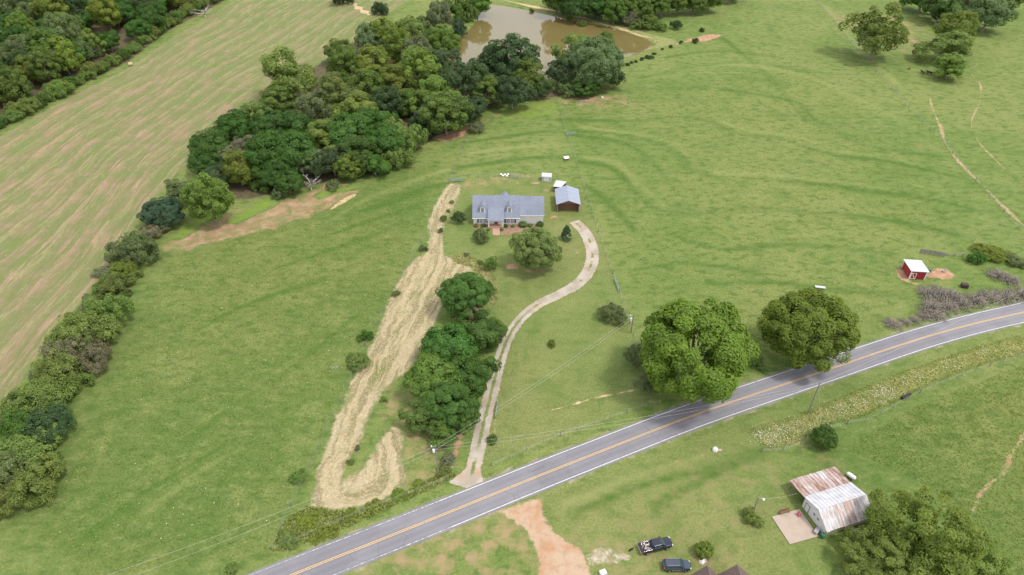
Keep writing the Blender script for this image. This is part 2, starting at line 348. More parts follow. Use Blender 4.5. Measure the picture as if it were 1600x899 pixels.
shoulder = ribbon('road_shoulder', ROADC, 8.7, sheet_mat('road_shoulder_soil', two((.22,.17,.12), (.30,.25,.20), .5, c=(.13,.14,.05)), .9, .9, .5, cover=.0, coverscale=.25, covlo=.42), .006, 10, .1)
road = ribbon('road', ROADC, 7.0, M_asph, .03, 10, .07, crown=.04)
def worn(name, c, lo):
    n = NT(name, .7, .3); p = n.pos(); n.col(n.mix(n.ss(n.noise(p, 1.6, 5, .7), lo, lo+.2), (.22,.215,.235), c)); return n.mat
M_white = worn('white_road_paint', (.55,.54,.53), .30); M_whworn = worn('worn_white_road_paint', (.55,.54,.53), .44); M_yel = worn('yellow_road_paint', (.55,.35,.14), .27)
def offset(C, k):
    o = []
    for i, p in enumerate(C):
        d = (C[min(i+1, len(C)-1)]-C[max(i-1, 0)]).normalized(); o.append(p+Vector((-d.y, d.x, 0))*k)
    return o
iw = min(range(len(ROADC)), key=lambda i: (ROADC[i]-at(690,805)).length)
for sgn in (1, -1):
    o = offset(ROADC, 3.05*sgn)
    ribbon('edge_line', o[:iw+1], .14, M_whworn, .052, 2); ribbon('edge_line', o[iw:], .15, M_white, .052, 2)
for sgn in (1, -1): ribbon('centre_line', offset(ROADC, .15*sgn), .13, M_yel, .080, 2)

# ---- hay field (lofted between its two long edges so the swaths follow the mowing)
HA = spline(pts([(-220,330),(-60,245),(0,212),(55,180),(110,150),(160,125),(205,102),(262,62),(310,35),(352,8),(385,-8),(440,-30)]), 6)
HB = spline(pts([(-80,860),(-40,745),(0,650),(40,590),(90,520),(140,462),(190,390),(240,315),(300,255),(345,210),(420,150),(500,100),(565,55),(620,15),(690,-30)]), 6)
def resample(P, n):
    L = [0.0]
    for a, b in zip(P[:-1], P[1:]): L.append(L[-1]+(b-a).length)
    o = []; k = 0
    for i in range(n):
        t = L[-1]*i/(n-1)
        while k < len(P)-2 and L[k+1] < t: k += 1
        o.append(P[k].lerp(P[k+1], min(1, (t-L[k])/max(1e-6, L[k+1]-L[k]))))
    return o
na, nb = 120, 70
A_, B_ = resample(HA, na), resample(HB, na); V = []; ac = []; al = []; eg = []
for i in range(na):
    for j in range(nb):
        u = j/(nb-1); p = A_[i].lerp(B_[i], u); V.append((p.x, p.y, .012)); ac.append(u*88); al.append(i/(na-1)*420); dd = (A_[i]-B_[i]).length; eg.append(min(u, 1-u)*dd)
me = bpy.data.meshes.new('hay_field'); me.from_pydata(V, [], [(i*nb+j, (i+1)*nb+j, (i+1)*nb+j+1, i*nb+j+1) for i in range(na-1) for j in range(nb-1)])
if me.polygons[0].normal.z < 0: me.flip_normals()
VX = np.array([v[0] for v in V]); VY = np.array([v[1] for v in V]); add_attrs(me, VX, VY, dict(across=np.array(ac), along=np.array(al), edge=np.array(eg)))
n = NT('mown_hay_field', .95, .1); p = n.pos(); g, h = grass(n); cx = n.new('ShaderNodeCombineXYZ'); a0 = n.attr('across'); b0 = n.attr('along')
wob = n.math('MULTIPLY', n.math('SUBTRACT', n.noise(p, .015, 2), .5), 9); a1 = n.math('ADD', a0, wob)
n.l(a1, cx.inputs[0]); n.l(n.math('MULTIPLY', b0, .075), cx.inputs[1]); s1 = n.noise(cx.outputs[0], .50, 4, .65); s2 = n.noise(cx.outputs[0], 1.5, 4, .65)
pat = n.noise(p, .035, 4, .6); fi = n.noise(p, .8, 5, .7); blot = n.noise(p, .10, 5, .65)
c = n.mix(n.ss(pat, .35, .65), (.116,.150,.050), (.150,.158,.068)); c = n.mix(n.ss(b0, 330, 110, 0, .35), c, (.185,.142,.088)); c = n.mix(n.math('MULTIPLY', n.ss(s1, .5, .66), .75), c, (.235,.172,.110)); c = n.mix(n.math('MULTIPLY', n.ss(s1, .47, .33), .75), c, (.120,.168,.042))
c = n.mix(n.math('MULTIPLY', n.ss(s2, .55, .70), .6), c, (.29,.245,.14)); c = n.mix(n.math('MULTIPLY', n.ss(s2, .44, .32), .55), c, (.115,.140,.040)); c = n.mix(n.math('MULTIPLY', n.ss(fi, .5, .75), .35), c, (.10,.115,.04))
red = n.math('MULTIPLY', n.ss(blot, .46, .62), n.ss(s1, .40, .60)); c = n.mix(n.math('MULTIPLY', red, n.ss(b0, 330, 140, .35, .9)), c, (.255,.170,.118)); c = n.mix(n.math('MULTIPLY', n.ss(blot, .48, .36), .55), c, (.125,.170,.052))
c = n.mix(n.math('MULTIPLY', n.ss(fi, .46, .30), .5), c, (.33,.27,.14))
ln = n.math('SINE', n.math('ADD', n.math('MULTIPLY', a1, .82), n.math('MULTIPLY', s1, 14))); c = n.mix(n.math('MULTIPLY', n.ss(ln, .80, .99), n.ss(fi, .35, .6, .1, .5)), c, (.32,.265,.145)); c = n.mix(n.math('MULTIPLY', n.ss(ln, -.70, -.98), .45), c, (.115,.150,.045))
m = n.ss(n.math('ADD', n.math('DIVIDE', n.attr('edge'), 3.0), n.math('MULTIPLY', n.math('SUBTRACT', n.noise(p, .3, 4), .5), 2)), .1, .7)
n.col(n.mix(m, g, c)); n.bump(n.math('ADD', n.math('MULTIPLY', s2, 2), fi), .2, .7); me.materials.append(n.mat)
hay_field = tag(link(bpy.data.objects.new('hay_field', me)), kind='structure')

# ---- mown straw strip on the lot, swaths follow its spine
SPINE = spline(pts([(712,280),(697,320),(684,365),(672,415),(648,465),(618,520),(590,575),(562,640),(535,705),(512,750),(520,785),(570,786),(612,765),(622,725),(612,685)]), 2)
STRIP = pts([(701,287),(721,289),(716,311),(706,334),(695,353),(694,373),(696,395),(702,402),(722,408),(738,420),(742,440),(700,460),(688,490),(672,525),(660,548),(640,580),(612,600),(592,626),(577,660),(566,692),(550,716),(535,744),(556,738),(574,716),(590,692),(606,670),(624,655),(630,682),(632,722),(634,746),(626,766),(592,785),(540,798),(500,799),(484,790),(488,760),(501,715),(521,660),(546,600),(572,550),(591,510),(606,470),(626,430),(646,406),(664,394),(668,370),(669,345),(678,320),(691,300)])
n = NT('cut_straw', .95, .1); p = n.pos(); g, h = grass(n); cx = n.new('ShaderNodeCombineXYZ'); n.l(n.math('ADD', n.attr('across'), n.math('MULTIPLY', n.math('SUBTRACT', n.noise(p, .22, 3), .5), 3.0)), cx.inputs[0]); n.l(n.math('MULTIPLY', n.attr('along'), .09), cx.inputs[1])
r1 = n.noise(cx.outputs[0], .62, 3, .55, .3); r2 = n.noise(p, 1.3, 5, .75, .4); r3 = n.noise(p, .12, 3)
c = n.mix(n.ss(r1, .40, .58), (.205,.175,.098), (.350,.290,.185)); c = n.mix(n.math('MULTIPLY', n.ss(r2, .45, .68), .6), c, (.47,.395,.26)); c = n.mix(n.math('MULTIPLY', n.ss(r2, .45, .28), .55), c, (.17,.16,.075))
c = n.mix(n.math('MULTIPLY', n.ss(r3, .52, .70), n.ss(r1, .6, .4)), c, (.155,.165,.060))
m = n.math('MULTIPLY', n.ss(n.math('ADD', n.math('DIVIDE', n.attr('edge'), 1.1), n.math('MULTIPLY', n.math('SUBTRACT', n.noise(p, .7, 5, .7), .5), 2.0)), -.2, .8), n.ss(n.noise(p, .30, 5, .65), .30, .50, .55, 1.0))
n.col(n.mix(m, g, c)); n.bump(n.math('ADD', n.math('MULTIPLY', r1, 2), r2), .3, .9); M_straw = n.mat
def _flow(X, Y):
    d, s, r = polydist(X, Y, SPINE); return dict(across=d*np.where(s == 0, 1, s), along=r)
area('straw_strip', STRIP, M_straw, .012, .9, .35, extra=_flow)

# ---- driveway: gravel with two wheel tracks
DRV = spline(pts([(728,764),(735,748),(742,722),(748,695),(756,660),(765,625),(774,588),(784,553),(797,522),(815,497),(841,476),(872,461),(901,445),(917,428),(925,408),(925,390),(918,370),(908,356),(897,346)]), 1.0)
n = NT('gravel', .95, .15); p = n.pos(); g, h = grass(n); a0 = n.attr('across'); b0 = n.attr('along')
c = n.mix(n.ss(n.noise(p, .25, 4), .35, .65), (.275,.235,.185), (.37,.325,.275)); c = n.mix(n.math('MULTIPLY', n.ss(n.noise(p, 7, 4, .7), .45, .75), .5), c, (.25,.22,.19)); c = n.mix(n.math('MULTIPLY', n.ss(n.noise(p, .16, 3), .55, .7), .6), c, (.36,.21,.12))
e = n.math('ADD', n.math('DIVIDE', n.attr('edge'), .55), n.math('MULTIPLY', n.math('SUBTRACT', n.noise(p, 1.0, 5, .65), .5), 1.8)); m = n.ss(e, .15, .6)
mid = n.ss(n.math('ADD', n.math('ABSOLUTE', a0), n.math('MULTIPLY', n.math('SUBTRACT', n.noise(p, .8, 4, .6), .5), .9)), .50, .22)
low = n.ss(b0, 62, 48); low2 = n.math('MULTIPLY', n.ss(b0, 8, 13), low); patch = n.math('MAXIMUM', low2, n.ss(n.noise(p, .16, 4, .65), .53, .62)); mid = n.math('MULTIPLY', mid, n.math('MULTIPLY', patch, .95))
n.col(n.mix(n.math('MULTIPLY', m, n.math('SUBTRACT', 1.0, mid)), g, c)); n.bump(n.noise(p, 9, 3), .05); M_gravel = n.mat
ribbon('driveway', DRV, lambda t: 3.15+5.5*max(0, 1-t*22)**1.2+.35*math.sin(t*9)+.5*min(1, max(0, (t-.4)*5)), M_gravel, .020, 14, .1)

# ---- bare earth, dirt, paths
M_clay = sheet_mat('red_clay', two((.29,.160,.100), (.37,.235,.155), .5, c=(.22,.125,.075)), 1.2, .55)
M_dust = sheet_mat('trampled_soil', two((.25,.150,.095), (.33,.215,.140), .3, c=(.17,.15,.06)), 2.4, .8, .25, cover=.15, coverscale=.22, covlo=.30)
M_track = sheet_mat('pale_earth', two((.38,.265,.155), (.46,.35,.22), .4, c=(.26,.19,.09)), .6, .6, 1.0)
M_trail = sheet_mat('worn_trail', two((.30,.195,.115), (.38,.27,.17), .3, c=(.16,.17,.06)), .7, .9, .55, cover=.35, coverscale=.35)
M_lush = sheet_mat('bright_weeds', two((.125,.195,.028), (.15,.21,.036), .5, c=(.085,.150,.022)), 2.0, .8, .3, cover=.25, coverscale=.2)
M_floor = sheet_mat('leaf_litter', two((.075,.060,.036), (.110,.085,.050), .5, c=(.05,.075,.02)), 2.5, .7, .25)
M_apron = sheet_mat('clay_and_gravel', two((.33,.180,.098), (.37,.270,.190), .14, .36, .56, c=(.24,.165,.11)), 1.1, .5, .6)
M_mulch = sheet_mat('bark_mulch', two((.20,.115,.080), (.27,.17,.125), 1.2, c=(.13,.13,.06)), .4, .5, 1.2)
M_rubble = sheet_mat('stony_earth', two((.30,.22,.16), (.46,.40,.34), .9, c=(.16,.12,.08)), .8, .8, .9, cover=.1, coverscale=.7, covlo=.33)
M_weed = sheet_mat('rank_weeds', two((.150,.175,.055), (.235,.220,.095), .35, c=(.095,.135,.034)), 1.5, .7, .4)
def A(name, P, mat, z=.016, res=.9, jit=.15): return area(name, pts(P), mat, z, res, jit)
A('trampled_ground', [(240,386),(290,365),(345,335),(395,318),(455,308),(520,283),(548,290),(562,300),(520,325),(460,350),(400,366),(335,382),(285,394)], M_dust, .016, 1.4)
A('clay_bank', [(675,215),(700,206),(728,197),(742,194),(735,207),(715,218),(690,222)], M_clay, .018)
A('dirt_patch', [(505,288),(530,285),(533,297),(505,302)], M_clay, .022)
A('dirt_track', [(520,322),(535,310),(558,301),(560,304),(540,317),(505,336)], M_track, .022)
A('weed_patch', [(262,372),(300,342),(330,335),(318,352),(290,372),(272,377)], M_lush, .020)
A('weed_patch', [(352,345),(385,325),(410,310),(440,308),(432,322),(405,335),(372,350)], M_lush, .020)
A('weed_patch', [(490,305),(520,294),(575,287),(570,295),(530,302),(500,312)], M_lush, .024)
A('weed_patch', [(795,168),(850,158),(885,165),(860,180),(800,188),(780,190)], M_lush, .014, 1.4)
A('clay_apron', [(772,799),(812,785),(849,772),(850,795),(862,820),(885,843),(912,856),(922,880),(930,925),(832,925),(838,880),(826,846),(808,822)], M_apron, .018, .8)
A('gravel_scatter', [(918,860),(945,855),(985,866),(975,880),(930,886),(915,878)], M_rubble, .022, .7)
A('dirt_patch', [(1398,420),(1404,410),(1414,425),(1424,438),(1440,443),(1432,447),(1412,441),(1400,432)], M_clay, .018, .6)
A('dirt_pen', [(1449,424),(1470,417),(1488,424),(1497,433),(1480,438),(1455,436),(1446,432)], M_clay, .018, .6)
A('dirt_patch', [(930,150),(965,148),(985,150),(950,157),(915,162),(880,152)], M_dust, .018, 1.2)
A('dirt_patch', [(1086,60),(1105,54),(1130,55),(1120,60),(1098,66)], M_clay, .018, 1.2)
A('dirt_patch', [(1418,60),(1432,62),(1448,72),(1430,72)], M_dust, .018, 1.0)
for (x, y, a, b) in [(800,417,14,6),(838,423,17,7),(809,286,4.5,3.5),(836,286,10,2.4),(853,298,8,4),(870,357,5,3),(902,394,5,4),(866,340,9,3),(957,505,12,4),(718,352,8,3),(755,376,7,2.6),(1057,721,6,2.6),(1097,711,5,3),(1111,690,4,2),(1120,700,5,3),(937,767,5,2),(994,745,4,1.4),(1352,688,4,2.4),(1394,644,4,2),(1362,630,5,2),(1567,528,5,2.6),(1287,655,5,2),(766,480,3,5),(440,458,5,1.6),(1010,608,10,3),(1018,628,14,3.5),(1500,565,5,2),(716,717,5,10)]:
    A('bare_spot', [(x+a*math.cos(t)*random.uniform(.8,1.2), y+b*math.sin(t)*random.uniform(.8,1.2)) for t in np.arange(0, 6.2, .7)], M_dust if random.random() < .35 else M_clay, .020, .4, .05)
def path(name, P, wd, mat, z=.018): return ribbon(name, spline(pts(P), 1.0), lambda t: wd*(.75+.35*math.sin(t*23+wd*7))*min(1, t*8+.2, (1-t)*8+.2), mat, z, 6, .12)
path('dirt_path', [(1452,150),(1458,172),(1470,200),(1478,225),(1500,255),(1530,285),(1555,310),(1580,335),(1625,375)], 1.9, M_trail)
path('dirt_path', [(1620,660),(1597,686),(1580,712),(1570,735),(1545,758),(1528,778),(1522,795),(1512,815),(1502,832)], 1.5, M_trail)
path('dirt_path', [(1520,90),(1527,100),(1516,112),(1532,134),(1530,160),(1518,190),(1525,215),(1545,240),(1600,292)], 1.1, M_trail)
path('dam_track', [(785,0),(830,10),(880,20),(930,34),(985,50),(1030,64)], 4.0, M_track)
path('clay_track', [(990,83),(1015,76),(1040,70),(1065,67),(1090,60)], 4.5, M_clay)
path('dirt_path', [(858,642),(890,634),(930,622),(960,616),(1000,608)], 1.0, M_track)
path('dirt_path', [(772,690),(773,675),(774,650),(777,630)], 1.2, M_clay, .024)
path('dirt_path', [(700,735),(708,715),(716,695),(722,676)], 2.6, M_clay, .024)
path('verge_soil', [(800,730),(830,715),(862,698)], 1.3, M_dust, .024)
path('clay_track', [(548,4),(562,14),(578,24)], 5, M_track, .024)
A('weedy_ditch', [(1168,672),(1205,702),(1248,690),(1292,664),(1345,652),(1420,618),(1440,608),(1520,575),(1640,542),(1640,515),(1540,538),(1470,560),(1380,592),(1290,630),(1225,655)], M_weed, .016, .9)
A('weedy_corner', [(425,862),(452,805),(480,792),(540,800),(600,786),(640,765),(700,735),(715,742),(640,780),(540,825),(470,850)], M_weed, .016, .9)
A('weedy_bank', [(705,400),(735,400),(770,425),(778,470),(770,480),(745,425),(715,412)], M_weed, .016, .9)
A('weedy_edge', [(820,12),(890,26),(960,38),(1020,54),(1060,66),(1010,80),(1022,68),(960,46),(890,34),(820,20)], M_weed, .03, 1.6)
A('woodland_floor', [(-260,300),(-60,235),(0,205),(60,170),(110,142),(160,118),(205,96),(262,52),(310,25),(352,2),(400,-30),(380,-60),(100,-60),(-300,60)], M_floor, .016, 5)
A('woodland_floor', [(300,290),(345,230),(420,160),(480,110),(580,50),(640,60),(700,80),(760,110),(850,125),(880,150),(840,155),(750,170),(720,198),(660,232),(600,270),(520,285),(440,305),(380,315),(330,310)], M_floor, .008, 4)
# ================================================================ BUILDINGS
def rotloc(o, p, rz): o.location = p; o.rotation_euler = (0, 0, rz)
def shingle(name, c, c2):
    n = NT(name, .9, .2); p = n.objco(); m = n.mapv(p, (1.1, 2.2, 5)); f = n.noise(m, 1.6, 4, .7); b = n.noise(p, .35, 3)
    wv = n.new('ShaderNodeTexWave'); wv.bands_direction = 'Z'; wv.inputs['Scale'].default_value = 2.2; wv.inputs['Distortion'].default_value = .8; n.l(p, wv.inputs['Vector'])
    r = n.mix(n.ss(f, .35, .65), c, c2); r = n.mix(n.math('MULTIPLY', n.ss(b, .4, .7), .35), r, tuple(q*.72 for q in c)); r = n.mix(n.math('MULTIPLY', wv.outputs['Fac'], .14), r, tuple(q*.6 for q in c))
    n.col(r).bump(f, .03); return n.mat
M_sh = shingle('blue_grey_shingles', (.155,.175,.225), (.215,.235,.290)); M_shb = shingle('brown_shingles', (.110,.078,.070), (.165,.120,.108))
n = NT('lap_siding', .6, .3); p = n.objco(); wv = n.new('ShaderNodeTexWave'); wv.bands_direction = 'Z'; wv.wave_profile = 'SAW'; wv.inputs['Scale'].default_value = 1.4; n.l(p, wv.inputs['Vector'])
n.col(n.mix(n.math('MULTIPLY', n.noise(p, .8, 4), .35), (.74,.71,.69), (.62,.60,.57))).bump(wv.outputs['Fac'], .04); M_sid = n.mat
M_wtrim = plain('white_trim', (.62,.61,.59), .5, .3, .06); M_glass = NT('window_glass', .12, .5).col((.17,.19,.22)).mat
M_shut = plain('dark_shutter', (.07,.075,.10), .6); M_rdoor = plain('red_door', (.22,.025,.035), .45); M_brick = plain('brick_paving', (.36,.22,.17), .85, .2, .25, 4)
M_conc = plain('concrete', (.34,.275,.225), .9, .2, .16, .7, bump=.01); M_wood = plain('weathered_wood', (.20,.185,.175), .9, .2, .3, 6); M_brown = plain('brown_timber', (.16,.085,.055), .85, .2, .3, 3); M_post = plain('fence_post_wood', (.17,.15,.13), .9, .2, .3, 8)
M_black = plain('black_rubber', (.02,.02,.022), .7); M_galv = plain('galvanised_steel', (.42,.43,.45), .35, .5, .1, 2, .6); M_dark = plain('painted_interior_shade', (.03,.028,.026), .9); M_wire = plain('fence_wire', (.30,.30,.30), .5, .4, .1, 2, .3)

def window(par, x, y, z, wd, ht, rz=0.0, panes=(2, 2), shut=0.0, depth=None):
    # frame facing -y, standing .05 proud of the wall at y
    f = MB().box(x-wd/2-.09, x+wd/2+.09, y-.08, y+.02, z-.09, z+ht+.09).build('window', M_wtrim, par)
    cx, cz = panes; pw = wd/cx; ph = ht/cz
    for i in range(cx):
        for j in range(cz): MB().box(x-wd/2+i*pw+.06, x-wd/2+(i+1)*pw-.06, y-.095, y-.06, z+j*ph+.06, z+(j+1)*ph-.06).build('pane', M_glass, f)
    if shut:
        for s in (-1, 1): MB().box(x+s*(wd/2+.11+shut/2)-shut/2, x+s*(wd/2+.11+shut/2)+shut/2, y-.06, y+.01, z-.05, z+ht+.05).build('shutter', M_shut, par)
    return f
def gable_roof(x0, x1, yf, yr, ze, zr, oh=.35, th=.16, ov=.25):
    # ridge along x; slopes fall to yf (front, -y) and yr
    ym = (yf+yr)/2; m = MB(); sl = (zr-ze)/(ym-yf)
    for s, ye in ((-1, yf), (1, yr)):
        b = ye+s*oh; zb = ze-sl*oh
        m.slab([(x0-ov, b, zb), (x1+ov, b, zb), (x1+ov, ym, zr), (x0-ov, ym, zr)], th)
    return m
# ---- the cape cod house
HB0 = at(740, 351); HB1 = at(811.5, 351); W1 = HB1.x-HB0.x; hw = W1/2
house = thing('house', ((HB0.x+HB1.x)/2, HB0.y, 0), 'white sided house with blue grey shingle roof, two dormers and red front door', 'house')
D = 10.6; E_ = 2.75; RZ = 7.0
mb = MB().box(-hw, hw, 0, D, 0, E_)
mb.hexa([(-hw,0,E_),(hw,0,E_),(hw,D,E_),(-hw,D,E_)], [(-hw,D/2-.02,RZ-.25),(hw,D/2-.02,RZ-.25),(hw,D/2+.02,RZ-.25),(-hw,D/2+.02,RZ-.25)]); mb.build('wall', M_sid, house)
gable_roof(-hw, hw, 0, D, E_, RZ, .4, .16, .3).build('roof', M_sh, house)
MB().box(-hw-.32, hw+.32, -.50, -.38, E_-.52, E_-.30).build('gutter', M_wtrim, house)
# garage wing
gx0, gx1 = hw+.02, hw+7.1
mb = MB().box(gx0, gx1, .45, 9.6, 0, 3.35); mb.hexa([(gx0,.45,3.35),(gx1,.45,3.35),(gx1,9.6,3.35),(gx0,9.6,3.35)], [(gx0,5.0,6.65),(gx1,5.0,6.65),(gx1,5.05,6.65),(gx0,5.05,6.65)]); mb.build('garage_wall', M_sid, house)
gable_roof(gx0+.30, gx1, .45, 9.6, 3.35, 6.85, .35, .16, .28).build('garage_roof', M_sh, house); MB().box(gx0+.05, gx1+.3, 0.0, .09, 2.88, 3.08).build('garage_gutter', M_wtrim, house)
# rear cross gable
mb = MB().box(.9, 3.9, 7.2, 9.3, 2.6, 4.5); mb.hexa([(.9,7.2,4.5),(3.9,7.2,4.5),(3.9,9.3,4.5),(.9,9.3,4.5)], [(2.39,7.2,5.75),(2.41,7.2,5.75),(2.41,9.3,5.75),(2.39,9.3,5.75)]); mb.build('rear_wall', M_sid, house)
m = MB()
for s in (-1, 1): m.slab([(2.4,6.0,5.98),(2.4,9.5,5.98),(2.4+s*1.75,9.5,4.45),(2.4+s*1.75,6.0,4.45)], .14)
m.build('rear_gable_roof', M_sh, house)
# dormers
for xd in (-hw+2.75, hw-2.95):
    yd, zd = 1.0, 3.45; d = MB().box(xd-.75, xd+.75, yd, yd+2.6, zd-.4, zd+1.85)
    d.hexa([(xd-.75,yd,zd+1.85),(xd+.75,yd,zd+1.85),(xd+.75,yd+3.2,zd+1.85),(xd-.75,yd+3.2,zd+1.85)], [(xd-.01,yd,zd+2.6),(xd+.01,yd,zd+2.6),(xd+.01,yd+3.2,zd+2.6),(xd-.01,yd+3.2,zd+2.6)])
    dm = d.build('dormer', M_wtrim, house); r = MB()
    for s in (-1, 1): r.slab([(xd, yd-.25, zd+2.78), (xd, yd+3.9, zd+2.78), (xd+s*.98, yd+3.9, zd+1.78), (xd+s*.98, yd-.25, zd+1.78)], .10)
    r.build('dormer_roof', M_sh, dm)
    MB().box(xd-.42, xd+.42, yd-.06, yd+.02, zd+.25, zd+1.7).build('window_frame', M_wtrim, dm)
    for k in (0, 1): MB().box(xd-.36, xd+.36, yd-.085, yd-.05, zd+.32+k*.68, zd+.93+k*.68).build('pane', M_glass, dm)
for xw in (-hw+2.85, hw-2.75): window(house, xw-.60, 0, .62, .98, 1.55, shut=0); window(house, xw+.60, 0, .62, .98, 1.55); [MB().box(xw+s*1.50-.24, xw+s*1.50+.24, -.06, .01, .55, 2.25).build('shutter', M_shut, house) for s in (-1, 1)]
# porch
px0, px1 = -2.6, 2.3; sl = (RZ-E_)/(D/2)
MB().slab([(px0,-2.0,2.55),(px1,-2.0,2.55),(px1,2.05,4.62),(px0,2.05,4.62)], .15).build('porch_roof', M_sh, house)
MB().box(px0+.2, px1-.2, -1.9, -1.72, 2.22, 2.44).build('porch_beam', M_wtrim, house); MB().box(px0+.1, px1-.1, -1.95, -.01, 0, .28).build('porch_floor', M_brick, house)
for x in (px0+.35, px1-.35): MB().box(x-.17, x+.17, -1.94, -1.66, .28, 2.24).build('porch_column', M_wtrim, house)
MB().box(-.85, .65, -.07, .01, .3, 2.45).build('door_surround', M_wtrim, house); dr = MB().box(-.55, .35, -.12, -.05, .32, 2.35).build('door', M_rdoor, house); MB().box(.22, .28, -.17, -.12, 1.2, 1.3).build('handle', M_galv, dr)
for x in (-.70, .50): MB().box(x-.1, x+.1, -.11, -.06, .9, 2.3).build('sidelight', M_glass, house)
for x in (-1.75, 1.55): window(house, x, -.012, .95, .7, 1.2)
hx, hy = house.location.x, house.location.y
def hloc(x, y): return Vector((hx+x, hy+y, 0))
wk = area('brick_walk', [hloc(-1.15,-1.98), hloc(1.0,-1.98), hloc(1.15,-5.6), hloc(.3,-5.9), hloc(-1.0,-5.6)], M_brick, .05, .5, .03, smooth=False)
area('mulch_bed', [hloc(1.3,-2.0), hloc(2.6,-.05), hloc(7.2,-.05), hloc(9,.3), hloc(13.2,.3), hloc(13.4,-1.2), hloc(10,-2.0), hloc(8.2,-3.5), hloc(4.6,-5.4), hloc(1.5,-5.5)], M_mulch, .025, .5, .05)
area('mulch_bed', [hloc(-hw,-.05), hloc(-2.8,-.05), hloc(-2.6,-2.2), hloc(-4.2,-2.6), hloc(-hw-.4,-2.0)], M_mulch, .025, .5, .05)

# ---- pole barn beside the house
def metal(name, c, rough=.35, m=.4, var=.12):
    n = NT(name, rough, .5); p = n.objco(); n.b.inputs['Metallic'].default_value = m; f = n.noise(p, .7, 4)
    n.col(n.mix(f, tuple(q*(1-var) for q in c), tuple(q*(1+var) for q in c))); return n.mat
M_bmetal = metal('blue_grey_metal', (.235,.262,.335), .55, .1); M_wmetal = metal('white_metal', (.41,.42,.455), .5, .05, .08)
c0, c1 = at(870.5, 331.5), at(904.5, 331.5); cwd = c1.x-c0.x; ch = 2.9
garage = thing('pole_garage', ((c0.x+c1.x)/2, c0.y, 0), 'open fronted brown garage with blue grey metal gable roof', 'garage'); h2 = cwd/2; gd = 8.6
m = MB(); m.box(-h2, -h2+.12, 0, gd, 0, ch); m.box(h2-.12, h2, .02, gd, 0, ch); m.box(-h2+.12, h2-.12, gd-.12, gd, 0, ch); m.build('wall', M_brown, garage)
m = MB(); m.hexa([(-h2,.0,ch),(h2,.0,ch),(h2,.1,ch),(-h2,.1,ch)], [(-.02,0,ch+1.15),(.02,0,ch+1.15),(.02,.1,ch+1.15),(-.02,.1,ch+1.15)]); m.box(-h2, h2, 1.4, 1.5, 0, ch-.25); m.build('front_boards', M_brown, garage)
nsh = 5
for s in (-1, 1):
    for k in range(nsh):
        y0 = -.45+k*(gd+.9)/nsh; y1 = y0+(gd+.9)/nsh-.03
        MB().slab([(0,y0,ch+1.36),(0,y1,ch+1.36),(s*(h2+.4),y1,ch-.02),(s*(h2+.4),y0,ch-.02)], .05).build('roof_sheet', M_bmetal, garage)
MB().box(-.14, .14, -.45, gd+.43, ch+1.34, ch+1.39).build('ridge_cap', M_bmetal, garage)
for x in (-h2+.09, h2-.09): MB().box(x-.1, x+.1, -.22, -.02, 0, ch+.02).build('post', M_wood, garage)
# lean-to and garden shed behind
q = [at(864,291.5,2.1), at(876.8,293,2.1), at(885.5,284,2.6), at(869,281.8,2.6)]
cc = sum(q, Vector())/4; cc.z = 0; lean = thing('lean_to', cc, 'small shelter with a white flat roof behind the pole garage', 'shelter')
MB().slab([a-cc for a in q], .08).build('roof', M_wmetal, lean)
for a in q: b = a-cc; MB().box(b.x*.9-.06, b.x*.9+.06, b.y*.9-.06, b.y*.9+.06, 0, b.z-.14).build('post', M_wood, lean)
wb = [Vector((a.x-cc.x, a.y-cc.y, 0))*.88 for a in q]; m = MB()
for a, b in ((0,1),(2,3),(3,0)): dvec = (wb[b]-wb[a]).normalized(); nn_ = Vector((-dvec.y, dvec.x, 0))*.05; m.hexa([wb[a]-nn_, wb[b]-nn_, wb[b]+nn_, wb[a]+nn_], [v+Vector((0,0,1.85)) for v in (wb[a]-nn_, wb[b]-nn_, wb[b]+nn_, wb[a]+nn_)])
m.build('wall', M_brown, lean)
s0, s1 = at(846.5, 283.5), at(861, 284.5); L = (s1-s0).length
shed = thing('garden_shed', (s0+s1)/2, 'small white garden shed with doors standing behind the house', 'shed', math.atan2(s1.y-s0.y, s1.x-s0.x)); l2 = L/2
m = MB().box(-l2, l2, 0, 2.4, 0, 1.9); m.hexa([(-l2,0,1.9),(l2,0,1.9),(l2,2.4,1.9),(-l2,2.4,1.9)], [(-l2,1.19,2.5),(l2,1.19,2.5),(l2,1.21,2.5),(-l2,1.21,2.5)]); m.build('wall', M_wmetal, shed)
gable_roof(-l2, l2, 0, 2.4, 1.9, 2.62, .15, .06, .12).build('roof', M_wmetal, shed)
for x in (-.42, .42): MB().box(x-.38, x+.38, -.05, .01, .08, 1.75).build('door', M_wtrim, shed)

# ---- red run-in shed
n = NT('red_boards', .6, .3); p = n.objco(); wv = n.new('ShaderNodeTexWave'); wv.inputs['Scale'].default_value = 1.05; n.l(p, wv.inputs['Vector'])
n.col(n.mix(n.noise(p, 1.2, 4), (.25,.018,.028), (.36,.030,.045))); M_red = n.mat
FL, FR, RL = at(1419.5,436), at(1443.5,437.5), at(1408.5,413.5); ax = (FR-FL); ang = math.atan2(ax.y, ax.x); wS = ax.length; ay = RL-FL; dS = ay.length*abs(math.sin(math.atan2(ay.y, ay.x)-ang))
dS = min(dS, 5.2)
red = thing('run_in_shed', (FL+FR)/2, 'red wooden shed with white corner trim and white metal roof in the pasture', 'shed', ang); hS = wS/2; zf, zr_ = 2.75, 2.45
nb_ = max(8, int(wS/.32)); bw = wS/nb_
for k in range(nb_): MB().box(-hS+k*bw, -hS+(k+1)*bw-.025, 0, .05, .1, zf).build('board', M_red, red)
nb2 = int(dS/.32); bd = (dS-.1)/nb2
